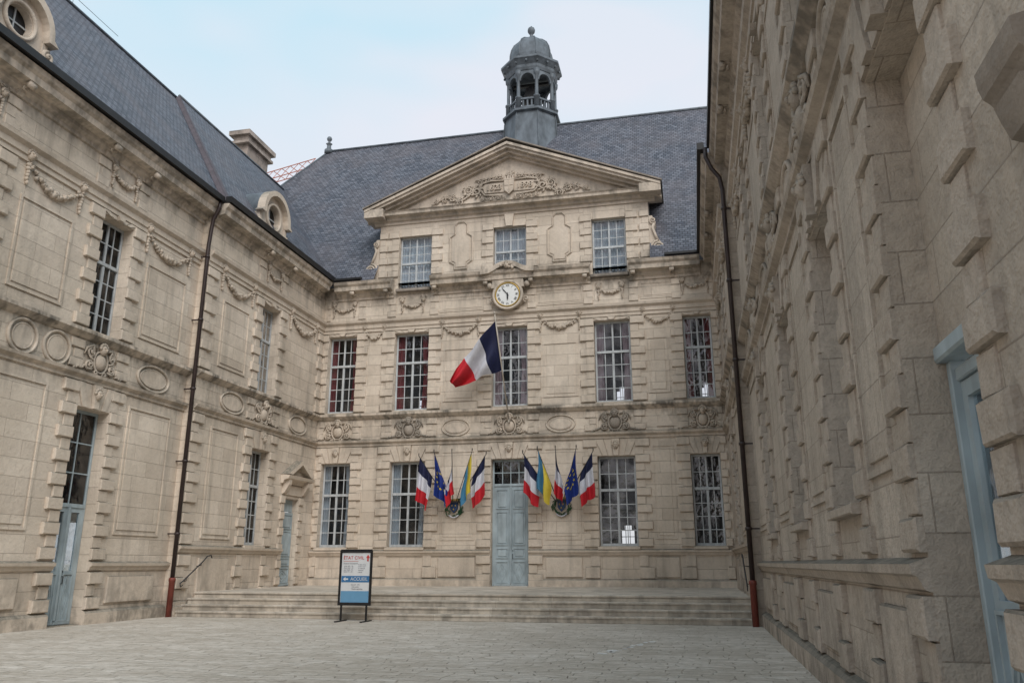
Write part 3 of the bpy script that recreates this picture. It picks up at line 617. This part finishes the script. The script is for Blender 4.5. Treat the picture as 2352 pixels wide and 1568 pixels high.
def bays(T,root,panels,ovals,fest,zp):
    for a,b in panels: 
        panel(T,root,a,b,7.95,10.3,.06,.035); panel(T,root,a,b,2.3,5.9,.06,.035); block(T,root,'plinth_panel',a,b,.5,zp-.3,-.02,.06)
    for s,rs,rz_ in ovals: oval(T,root,s,6.87,rs,rz_,.045)
    for a,b in fest: festoon(T,root,a,b,11.2,.5,1.1)
L_n=[(13.35,1.3),(18.25,1.25)]; L_f=[(26.5,1.3)]
R_n=[(5.72,1.62),(9.4,1.4),(13.4,1.4),(18.1,1.4)]; R_f=[(26.5,1.4)]
wing(LEFTW,LN,LF,L_n,L_f,6,(18.25,),False)
bays(LN,LEFTW,[(14.85,16.6),(19.65,21.6),(9.5,11.8)],[(15.6,.44,.42),(16.7,.44,.42),(20.55,.72,.38)],[(14.9,16.7),(19.5,21.6),(9.6,11.8)],1.5)
bays(LF,LEFTW,[(23.3,25.0)],[(24.4,.72,.36),(29.2,.72,.36)],[(23.1,25.1),(28.0,30.2)],2.0)
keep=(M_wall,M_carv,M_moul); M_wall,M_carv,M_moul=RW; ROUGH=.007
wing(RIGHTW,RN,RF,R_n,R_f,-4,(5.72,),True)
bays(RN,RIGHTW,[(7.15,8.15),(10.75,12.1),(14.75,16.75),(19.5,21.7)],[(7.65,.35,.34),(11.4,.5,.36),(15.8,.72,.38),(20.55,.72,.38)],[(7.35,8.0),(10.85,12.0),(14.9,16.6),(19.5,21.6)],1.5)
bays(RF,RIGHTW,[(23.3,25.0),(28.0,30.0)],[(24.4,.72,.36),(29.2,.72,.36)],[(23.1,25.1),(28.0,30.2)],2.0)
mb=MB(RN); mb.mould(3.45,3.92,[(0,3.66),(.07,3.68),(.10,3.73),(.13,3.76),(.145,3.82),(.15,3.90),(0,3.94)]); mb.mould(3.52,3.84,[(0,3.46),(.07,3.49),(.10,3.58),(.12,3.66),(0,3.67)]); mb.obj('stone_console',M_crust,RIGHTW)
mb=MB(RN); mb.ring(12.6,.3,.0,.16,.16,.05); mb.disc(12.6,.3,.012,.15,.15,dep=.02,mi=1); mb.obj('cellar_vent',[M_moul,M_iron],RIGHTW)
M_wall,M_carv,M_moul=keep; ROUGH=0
doorleaves(LF,LEFTW,29.175,1.28,.70,3.45,dep=.2,double=False)
block(LF,LEFTW,'door_transom',28.65,29.7,3.47,3.93,-.26,-.22,.01,M_blue)
mb=MB(LF)
s=29.25; mb.mould(s-1.05,s+1.05,[(0,4.5),(.1,4.5),(.14,4.62),(.34,4.68),(.38,4.8),(0,4.84)])
for d in (-1,1): mb.prism([(s+d*1.07,4.84),(s,5.46),(s,5.28),(s+d*.76,4.84)],0,.36); mb.mould(s+d*.78-.1,s+d*.78+.1,[(0,4.1),(.1,4.15),(.28,4.45),(.3,4.66),(0,4.66)])
mb.prism([(s-.75,4.84),(s+.75,4.84),(s,5.28)],0,.08); mb.box(s-.7,s+.7,4.08,4.48,-.02,.05,c=.015); mb.obj('door_pediment',M_moul,LEFTW)
mb=MB(TI)
mb.add([(-15.1,13.42,-8),(-15.1,13.42,32.5),(-20.4,20.5,36.2),(-20.4,20.5,-8)],[(0,1,2,3)])
mb.add([(-25.7,13.42,-8),(-25.7,13.42,31),(-20.4,20.5,36.2),(-20.4,20.5,-8)],[(0,1,2,3)])
mb.add([(-15.1,13.42,-8),(-25.7,13.42,-8),(-20.4,20.5,-8)],[(0,1,2)])
nx,nz=.12,.09
mb.add([(-15.1+nx,13.42+nz,22.3),(-15.1+nx,13.42+nz,31.6),(-20.4+nx,20.5+nz,35.5),(-20.4+nx,20.5+nz,26.0)],[(0,1,2,3)])
mb.obj('roof',M_slate,LEFTW,recalc=False)
mb=MB(TI); 
mb.add([(-15.1+nx,13.44+nz,22.3),(-20.4+nx,20.52+nz,26.0),(-20.4,20.52,25.92),(-15.1,13.44,22.2)],[(0,1,2,3)])
mb.add([(-15.1+nx,13.45+nz,22.3),(-20.4+nx,20.53+nz,26.0),(-20.4+nx,20.53+nz,26.08),(-15.1+nx,13.45+nz,22.6)],[(0,1,2,3)])
mb.obj('roof_valley',M_tile,LEFTW,recalc=False)
mb=MB(TI); mb.tube([(-20.4,20.54,-8),(-20.4,20.54,26)],.07,6); mb.obj('roof_ridge_flashing',M_zinc,LEFTW)
mb=MB(TI); mb.tube([(-20.28,20.62,26),(-20.28,20.62,35.6)],.07,6); mb.obj('roof_ridge_flashing',M_zinc,LEFTW)
mb=MB(TI); mb.tube([(-20.4,21.0,8),(-20.4,20.95,15),(-20.4,20.9,22.3)],.012,4)
for y in (8,12,16,20): mb.tube([(-20.4,20.5,y),(-20.4,21.0,y)],.01,4)
mb.obj('lightning_conductor',M_iron,LEFTW)
block(TI,LEFTW,'gutter',-15.22,-15.0,13.38,13.58,-8,22.2,0,M_gut); block(TI,LEFTW,'gutter',-14.98,-14.76,13.38,13.6,22.2,30.6,0,M_gut)
block(TI,RIGHTW,'gutter',1.0,1.2,13.38,13.6,-8,22.0,0,M_gut); block(TI,RIGHTW,'gutter',.72,.92,13.38,13.6,22.0,30.5,0,M_gut)
mb=MB(TI); mb.add([(1.2,13.62,-8),(1.2,13.62,32),(6.4,20.5,36),(6.4,20.5,-8)],[(0,1,2,3)]); mb.add([(11.6,13.42,-8),(11.6,13.42,32),(6.4,20.5,36),(6.4,20.5,-8)],[(0,1,2,3)]); mb.add([(1.2,13.62,-8),(11.6,13.42,-8),(6.4,20.5,-8)],[(0,1,2)]); mb.obj('roof',M_slate,RIGHTW,recalc=False)
def dormer(y,cz,K):
    X=-15.5; T=lambda s,z,o:(X+o,y+s,z)
    mb=MB(T); k=14; R=.86*K; r=.44*K
    n=32; ov=[];iv=[]
    for i in range(n):
        a=2*pi*i/n; c_,s_=cos(a),sin(a)
        if s_>=0: ov.append((R*c_,cz+R*s_))
        else:
            t=min(R/abs(c_) if abs(c_)>1e-6 else 9,(cz-13.6)/abs(s_)); ov.append((t*c_,cz+t*s_))
        iv.append((r*c_,cz+r*s_))
    vs=[(a,b,0) for a,b in ov]+[(a,b,0) for a,b in iv]+[(a,b,-.25) for a,b in iv]
    fs=[(i,(i+1)%n,n+(i+1)%n,n+i) for i in range(n)]+[(n+i,n+(i+1)%n,2*n+(i+1)%n,2*n+i) for i in range(n)]
    mb.add(vs,fs); mb.ring(0,cz,.02,r+.08,r+.08,.07*K,k=28)
    mb.box(-1.1*K,1.1*K,13.58,13.78,-.3,.1); 
    for d in (-1,1): mb.spiral(d*1.1*K,13.98,.2*K,.07,d,pi/2,1.5,.02,18); mb.box(d*.95*K-.08,d*.95*K+.08,13.78,cz-.15,-.3,.04)
    d=mb.obj('dormer_window',M_moul,LEFTW)
    h=MB(T); arc=[((R+.16)*cos(pi*i/k),cz+(R+.18)*sin(pi*i/k)) for i in range(k+1)]; arc2=[((R-.02)*cos(pi*i/k),cz+(R-.02)*sin(pi*i/k)) for i in range(k+1)]
    h.prism([(R+.32,cz-.14)]+arc+[(-R-.32,cz-.14),(-R-.02,cz-.14)]+arc2[::-1]+[(R+.02,cz-.14)],-.1,.22); h.obj('dormer_hood',M_moul,d)
    b=MB(T); vs=[]; prof=[(R+.05,13.6)]+[((R+.14)*cos(pi*i/k),cz+(R+.16)*sin(pi*i/k)) for i in range(k+1)]+[(-R-.05,13.6)]
    for o in (-.1,-2.6): vs+=[(a,z_ ,o) for a,z_ in prof]
    b.add(vs,[(i,i+1,len(prof)+i+1,len(prof)+i) for i in range(len(prof)-1)],True); b.obj('dormer_roof',M_zinc,d)
    g=MB(T); g.disc(0,cz,-.2,r,r,dep=.02); g.obj('dormer_glass',M_blk,d)
    g=MB(T); g.box(-.02,.02,cz-r,cz+r,-.2,-.17); g.box(-r,r,cz-.02,cz+.02,-.2,-.172); g.obj('dormer_frame',M_white,d)
dormer(26.2,14.62,1.0); dormer(13.75,14.42,.86)
mb=MB(TI); mb.box(-22.85,-22.12,19,23.1,34.25,36.35); mb.box(-23.0,-21.95,23.1,23.25,34.0,36.6); mb.box(-22.9,-22.05,23.25,23.55,34.1,36.5); mb.box(-23.1,-21.88,23.55,23.8,33.9,36.7); mb.box(-22.95,-22.02,22.1,22.22,34.15,36.45); mb.obj('chimney',stone('weathered_chimney_stone',(0.42,0.36,0.32)),LEFTW)
def pipe(root,pts,xw,y):
    mb=MB(TI); mb.tube(pts,.065,10)
    for z in (2.4,4.6,6.9,9.2,11.4): mb.lathe(pts[-1][0],pts[-1][2],[(.085,z-.04),(.09,z),(.085,z+.04)],10); mb.box(min(xw,pts[-1][0]),max(xw,pts[-1][0]),z-.02,z+.02,y-.02,y+.02)
    p=mb.obj('drainpipe',M_pipe,root)
    f=MB(TI); f.lathe(pts[-1][0],pts[-1][2],[(.085,0.0),(.085,1.0),(.1,1.02),(.1,1.1),(.07,1.12)],10); f.obj('pipe_foot',M_rust,p)
pipe(LEFTW,[(-15.12,13.42,22.1),(-15.12,13.15,22.1),(-15.2,12.95,22.1),(-15.30,12.75,22.1),(-15.34,12.4,22.1),(-15.38,11.8,22.1),(-15.38,.9,22.1)],-15.7,22.1)
pipe(RIGHTW,[(.95,13.4,22.0),(.95,13.1,22.0),(1.1,12.7,22.0),(1.3,12.4,22.0),(1.36,12.0,22.0),(1.36,.9,22.0)],1.65,22.0)
for nm,sg,xw,o in (('hand_rail',1,-15.4,.16),('hand_rail',-1,1.4,.16)):
    X=xw+sg*o; mb=MB(TI); mb.tube([(X,.95,22.3),(X,1.02,22.45),(X,1.6,23.4),(X,1.75,23.6),(X,1.78,23.8),(X,1.7,23.85)],.02,8)
    mb.tube([(X,.95,22.3),(X,.85,22.35),(X,.9,22.45)],.015,6)
    for z,y in ((1.1,22.6),(1.55,23.3)): mb.tube([(xw,z-.1,y),(X,z-.08,y),(X,z,y)],.012,6)
    mb.obj(nm,M_iron,None,'curved wrought iron handrail fixed to stone wall above steps','handrail','iron handrails beside the steps')
# ================================================================== GROUND
mb=MB(TI); mb.add([(-600,0,-400),(600,0,-400),(600,0,1500),(-600,0,1500)],[(0,1,2,3)]); mb.obj('ground',M_pave,None,kind='structure')
mb=MB(TI)
for i in range(26):
    t=i/25; x=-1.75+.75*t+random.uniform(-.08,.08); y=14.9+2.6*t+random.uniform(-.1,.1); r=random.uniform(.03,.09)
    if i%3: mb.add([(x+r*1.2*cos(a)*random.uniform(.6,1.2),.004,y+r*1.8*sin(a)*random.uniform(.6,1.2)) for a in [2*pi*j/7 for j in range(7)]],[tuple(range(7))])
mb.obj('pavement_marking',M_chalk,None,kind='structure',recalc=False)
mb=MB(TI)
for i in range(4):
    y=22.25+.33*i; z=.17*(i+1); x0,x1=(-15.35,1.38)
    y2=31 if i==3 else y+.36
    mb.box(x0,x1,z-.17+(-.02 if i==0 else 0),z-.05,y+.03,y2); mb.add([(x0,z-.05,y),(x1,z-.05,y),(x1,z-.012,y),(x1,z,y+.012),(x0,z,y+.012),(x0,z-.012,y),(x0,z,y2),(x1,z,y2),(x0,z-.05,y+.03),(x1,z-.05,y+.03)],[(0,1,2,5),(5,2,3,4),(4,3,7,6),(8,9,1,0)])
mb.obj('terrace_steps',M_step,None,'wide stone terrace with four worn pale steps across the courtyard','steps')
# ================================================================== CLOCK
CL=empty('clock',(CX,30.6,12.28),'round white wall clock with roman numerals and gilt rim','clock')
mb=MB(FF); mb.disc(CX,12.28,.42,.5,.5,k=40,dep=.06); mb.obj('clock_dial',M_face,CL)
mb=MB(FF); mb.ring(CX,12.28,.42,.51,.51,.035,k=40); mb.obj('clock_rim',M_gold,CL)
mb=MB(FF)
for i,t in enumerate(['XII','I','II','III','IIII','V','VI','VII','VIII','IX','X','XI']):
    a=pi/2-i*pi/6; mb.text(t,.135,CX+.385*cos(a),12.28+.385*sin(a),.428,.006,rot=a-pi/2)
mb.obj('clock_numerals',M_blk,CL)
mb=MB(FF)
def hand(a,l,w): 
    d=(cos(a),sin(a)); n=(-d[1],d[0]); P=lambda u,v:(CX+d[0]*u+n[0]*v,12.28+d[1]*u+n[1]*v)
    mb.prism([P(-.08,-w/2),P(l*.6,-w),P(l,0),P(l*.6,w),P(-.08,w/2)],.432,.44)
hand(pi/2+2*pi*6.5/60,.40,.022); mb.T=lambda s,z,o:FF(s,z,o+.012); hand(-pi/2+.05,.27,.03); mb.T=FF; mb.disc(CX,12.28,.46,.035,.035,k=12,dep=.02)
mb.obj('clock_hands',M_blk,CL)
# ================================================================== FLAGS
TW=lambda s,z,o:(s,z,o)
def cloth(root,P0,P1,L,W,drift,bands,seed=0,stars=False,horiz=False,nu=34,nv=28,amp=.07):
    rnd=random.Random(seed); ph=rnd.uniform(0,6); f2=rnd.uniform(1.0,1.6); L*=rnd.uniform(.94,1.05); tw=rnd.uniform(-1,1)
    P0=Vector(P0);P1=Vector(P1)
    def pos(u,v):
        p=P0.lerp(P1,v); w=(1-v)
        e=min(1,u*1.8)
        x=P1.x+(p.x-P1.x)*(1-.45*e)+W*w*e*(1-.22*u)+drift*u+.05*tw*sin(u*5+ph)*e
        y=p.y+(P1.y-p.y)*.35*e
        z=p.z-L*u*(.82+.18*v)-.07*sin(v*5+ph)*u
        a=amp*min(1,u*2.2+.15)
        return Vector((x+a*.42*sin(v*2*pi*f2*1.1+ph+2.1*u),y+a*sin(v*2*pi*f2*1.5+ph+u*1.6)+.35*a*sin(v*17+u*4),z))
    mb=MB(TW); m=nv+1
    mb.v=[tuple(pos(i/nu,j/nv)) for i in range(nu+1) for j in range(nv+1)]
    for i in range(nu):
        for j in range(nv):
            mb.f.append([i*m+j,i*m+j+1,(i+1)*m+j+1,(i+1)*m+j]); mb.sm.append(True)
            t=(j+.5)/nv if horiz else (i+.5)/nu
            mb.mi.append(min(len(bands)-1,int(t*len(bands))))
    ob=mb.obj('flag_cloth',bands,root,recalc=False)
    if stars:
        st=MB(TW)
        for k in range(12):
            a=2*pi*k/12; uc,vc=.50+.22*cos(a),.5+.34*sin(a)
            for sd in (-1,1):
                vv=[]
                for q in range(10):
                    r=.062 if q%2==0 else .026; b=pi/2+q*pi/5
                    p=pos(min(.98,max(.02,uc-r*sin(b)/L)),min(.98,max(.02,vc+r*cos(b)*1.3)));p.y+=sd*.012; vv.append(tuple(p))
                k0=len(st.v); st.v+=vv; st.f.append([k0+i for i in range(10)]); st.sm.append(False); st.mi.append(0)
        st.obj('flag_stars',M_ye,ob,recalc=False)
    return ob
FR=[M_fb,M_fw,M_fr]
def crestflags(ex,spec,seed):
    e=empty('coat_of_arms',(ex,30.85,3.68),'painted town coat of arms shield with green wreath on the wall','emblem','coat of arms flag holders')
    mb=MB(FF); mb.prism([(ex-.15,3.86),(ex+.15,3.86),(ex+.15,3.6),(ex,3.44),(ex-.15,3.6)],.02,.12); mb.obj('shield',M_shield,e)
    mb=MB(FF); 
    for q in (-.07,.07): mb.blob(ex+q,3.72,.13,.025,.04,.02)
    mb.blob(ex,3.58,.13,.03,.04,.02); mb.box(ex-.16,ex+.16,3.86,3.9,.02,.14)
    for i in range(5): mb.box(ex-.15+.07*i,ex-.11+.07*i,3.9,3.99,.03,.12)
    mb.obj('shield_trim',M_gold,e)
    mb=MB(FF)
    random.seed(seed)
    for i in range(60):
        a=random.uniform(-pi*1.28,pi*.28); r=random.uniform(.24,.37); leaf(mb,ex+r*cos(a),3.66+r*1.05*sin(a),a+random.uniform(.6,1.6),.12,.022,.4,.05)
    mb.obj('wreath',M_green,e)
    mb=MB(FF); mb.tube([(ex-.2,3.36,.1),(ex-.1,3.29,.12),(ex,3.26,.12),(ex+.1,3.29,.12),(ex+.2,3.36,.1)],.028,5); mb.obj('ribbon',M_fw,e)
    mb=MB(FF); mb.box(ex-.25,ex+.25,3.84,3.90,0,.2); mb.obj('flag_socket',M_iron,e)
    for n,(tx,k,W,dr) in enumerate(spec):
        tip=Vector((tx*.972,30.05,5.62+(.14 if n in(1,2,3) else 0))); foot=Vector((ex+(tx-ex)*.15,30.82,3.86))
        lab={'F':'blue, white and red tricolour flag drooping from a slanted pole','E':'blue flag with ring of yellow stars hanging from a slanted pole','U':'light blue and yellow flag hanging from a slanted pole'}[k]
        r=empty('flag',tuple(foot),lab,'flag','flags beside the entrance door')
        mb=MB(TW); mb.tube([tuple(foot),tuple(tip)],.016,6); mb.blob(tip.x,tip.y,tip.z+.05,.022,.022,.08,a=6,b=4); mb.obj('flag_pole',M_blk,r)
        P1=tip.lerp(foot,.04); P0=tip.lerp(foot,.46)
        b={'F':FR,'E':[M_eu],'U':[M_ub,M_ye] if W<0 else [M_ye,M_ub]}[k]
        cloth(r,P0,P1,1.52,W,dr,b,seed=seed+n,stars=(k=='E'),horiz=(k=='U'),amp=.075)
crestflags(-9.27,[(-10.80,'F',.26,-.16),(-10.16,'E',.46,.02),(-9.40,'F',-.36,.10),(-8.55,'U',-.32,.0),(-7.97,'F',-.34,-.04)],11)
crestflags(-4.96,[(-6.48,'F',.30,.0),(-5.89,'U',.34,-.02),(-5.17,'F',.40,-.08),(-4.34,'E',-.36,.02),(-3.68,'F',-.30,.04)],31)
r=empty('flag',(-7.03,30.75,7.3),'large tricolour flag flying from a tall pale pole above door','flag')
mb=MB(TW); top=Vector((-7.34,29.62,11.2)); bot=Vector((-7.0,30.75,7.0)); mb.tube([tuple(bot),tuple(top)],.028,8); mb.blob(top.x,top.y,top.z,.05,.05,.06); mb.obj('flag_pole',M_wood,r)
mb=MB(FF); mb.box(-7.03,-6.97,6.95,7.12,.1,.29); mb.obj('pole_bracket',M_wood,r)
tp=bot.lerp(top,.94); bt=bot.lerp(top,.47)
mb=MB(TW); nu,nv=48,20
toppts=[(0,0),(-.28,-.42),(-.58,-.84),(-.90,-1.18),(-1.28,-1.50),(-1.56,-1.95),(-1.80,-2.5)]
botpts=[(0,0),(-.22,-.05),(-.44,-.12),(-.74,-.22),(-1.0,-.42),(-1.4,-.54),(-1.90,-.64)]
def lerpp(P,u):
    t=u*(len(P)-1); i=min(len(P)-2,int(t)); f=t-i; return (P[i][0]*(1-f)+P[i+1][0]*f,P[i][1]*(1-f)+P[i+1][1]*f)
for i in range(nu+1):
    u=i/nu; a=lerpp(toppts,u); b=lerpp(botpts,u)
    pa=tp+Vector((a[0],0,a[1])); pb=bt+Vector((b[0],0,b[1]))
    for j in range(nv+1):
        v=j/nv; p=pb.lerp(pa,v); p.y+=-.15*u+.16*min(1,u*3)*sin(v*9+u*7)+.08*sin(u*10+v*2); p.x+=.03*sin(v*8+u*5)*u; mb.v.append(tuple(p))
m=nv+1
for i in range(nu):
    for j in range(nv): mb.f.append([i*m+j,i*m+j+1,(i+1)*m+j+1,(i+1)*m+j]); mb.sm.append(True); mb.mi.append(int(3*(i+.5)/nu))
mb.obj('flag_cloth',FR,r,recalc=False)
# ================================================================== SIGN
S=empty('information_sign',(-9.25,21.5,0),'freestanding black framed information sign with blue and white panel','sign')
TS=lambda s,z,o:(s,21.5-o,z)
x0,x1=-9.73,-8.77
mb=MB(TS); 
mb.box(x0,x1,.42,.50,-.03,.03,c=.01); mb.box(x0,x1,1.82,1.88,-.03,.03,c=.01); mb.box(x0,x0+.06,.5,1.82,-.03,.03,c=.01); mb.box(x1-.06,x1,.5,1.82,-.03,.03,c=.01)
mb.box(x0+.02,x1-.02,1.88,1.91,-.028,.028,c=.008); mb.obj('sign_frame',M_blk,S)
mb=MB(TS); mb.box(x0+.05,x1-.05,.48,1.83,-.015,.0,mi=0); mb.box(x0+.07,x1-.07,.50,.80,-.002,.004,mi=2); mb.box(x0+.07,x1-.07,1.03,1.20,-.002,.004,mi=1); mb.obj('sign_panel',[M_sw,M_sb,M_slb],S)
mb=MB(TS)
mb.text('ÉTAT CIVIL',.125,x0+.10,1.68,.006,.004,mi=0,al='LEFT'); ax=x1-.13
mb.prism([(ax-.022,1.59),(ax+.022,1.59),(ax+.022,1.68),(ax+.055,1.68),(ax,1.77),(ax-.055,1.68),(ax-.022,1.68)],.002,.008,0)
mb.box(x0+.11,x0+.55,1.585,1.593,.002,.006)
mb.text('ACCUEIL',.125,x0+.34,1.115,.008,.004,mi=1,al='LEFT'); ax=x0+.2
mb.prism([(ax+.07,1.095),(ax+.07,1.135),(ax-.01,1.135),(ax-.01,1.17),(ax-.08,1.115),(ax-.01,1.06),(ax-.01,1.095)],.005,.010,1)
mb.text('Horaires d\'ouverture',.05,x0+.11,1.53,.004,.003,mi=2,al='LEFT')
for i,t in enumerate(['Lundi  8h30 - 12h','Mardi  8h30 - 17h','Jeudi  8h30 - 17h','Samedi  9h - 12h']): mb.text(t,.038,x0+.13,1.46-.05*i,.004,.003,mi=2,al='LEFT')
for i,t in enumerate(['En dehors de ces','horaires, service','sur rendez-vous','uniquement','à l\'accueil']): mb.text(t,.032,x0+.55,1.50-.05*i,.004,.003,mi=2,al='LEFT')
mb.text('État civil - CNI',.042,x0+.36,.965,.004,.003,mi=2,al='LEFT'); mb.text('• Aide sociale',.042,x0+.36,.91,.004,.003,mi=2,al='LEFT'); mb.text('• Élections générales',.042,x0+.36,.855,.004,.003,mi=2,al='LEFT')
mb.obj('sign_lettering',[M_sr,M_sw,M_sg],S)
for sx in (x0+.08,x1-.14):
    mb=MB(TS); mb.box(sx,sx+.05,0.02,.42,-.02,.02,c=.005); mb.box(sx-.01,sx+.06,0.0,.03,-.35,.35,c=.005); mb.obj('sign_leg',M_blk,S)
# ================================================================== CRANE
CR=empty('tower_crane',(-75,90,0),'distant faded red lattice tower crane jib behind the roofs','crane')
mb=MB(TI)
A=Vector((-80,48.0,90));B=Vector((-47.6,54.15,90)); off=[Vector((0,-.55,0)),Vector((0,.55,0)),Vector((0,-.5,1.2))]
for o in off: mb.tube([tuple(A+o),tuple(B+o)],.08,4,smooth=False)
for i in range(26):
    for a in range(3):
        p=A.lerp(B,i/26)+off[a]; q_=A.lerp(B,(i+1)/26)+off[(a+1)%3]; mb.tube([tuple(p),tuple(q_)],.05,4,smooth=False)
mb.obj('crane_jib',M_crane,CR)
mb=MB(TI)
for dx in (-.8,.8):
    for dy in (-.8,.8): mb.tube([(-75+dx,0,90+dy),(-75+dx,50.5,90+dy)],.12,4)
for i in range(27):
    z=i*1.85
    for dy in (-.8,.8): mb.tube([(-75.8,z,90+dy),(-74.2,z+1.85,90+dy)],.06,4)
mb.obj('crane_mast',M_crane,CR)
# ================================================================== LIGHT, WORLD, CAMERA
w=bpy.data.worlds.new('World'); scene.world=w; w.use_nodes=True; nt=w.node_tree; nt.nodes.clear()
out=N(nt,'ShaderNodeOutputWorld'); bg=N(nt,'ShaderNodeBackground'); nt.links.new(bg.outputs[0],out.inputs[0])
sky=N(nt,'ShaderNodeTexSky'); sky.sky_type='NISHITA'; sky.sun_disc=False; sky.sun_elevation=math.radians(42); sky.sun_rotation=math.radians(148); sky.air_density=1.0; sky.dust_density=1.0
tc=N(nt,'ShaderNodeTexCoord'); sp=N(nt,'ShaderNodeSeparateXYZ'); nt.links.new(tc.outputs['Generated'],sp.inputs[0])
g=ramp(nt,sp.outputs[2],[(0.0,(.88,.84,.84)),(0.40,(.84,.82,.89)),(0.50,(.70,.83,.93)),(0.64,(.50,.80,.94)),(0.95,(.62,.80,.92))])
cn=noise(nt,tc.outputs['Generated'],2.0,3,0.5,(1,1,2.6))
c=mix(nt,mth(nt,'MULTIPLY',ramp(nt,cn,[(0.46,0.0),(0.64,1.0)]),0.7),g,(.87,.84,.91))
c=mix(nt,1.0,c,(10.4,10.4,10.4),'MULTIPLY')
c=mix(nt,0.06,c,sky.outputs[0])
nt.links.new(c,bg.inputs[0]); bg.inputs[1].default_value=0.1
sl=bpy.data.lights.new('sun','SUN'); sl.energy=2.4; sl.angle=math.radians(40); sl.color=(1.0,0.95,0.90)
so=bpy.data.objects.new('sun',sl); scene.collection.objects.link(so)
dv=Vector((0.62,-1.0,1.05)); so.rotation_euler=dv.to_track_quat('Z','Y').to_euler(); so.location=(10,-20,30)
cam=bpy.data.cameras.new('camera'); co=bpy.data.objects.new('camera',cam); scene.collection.objects.link(co)
co.location=(0,0,1.55); co.rotation_euler=(math.radians(90+15.5),0,math.radians(12.6)); cam.lens=1830/2352*36; cam.sensor_width=36; cam.clip_start=.05; cam.clip_end=3000
scene.camera=co
scene.view_settings.view_transform='Standard'; scene.view_settings.look='None'; scene.view_settings.exposure=0
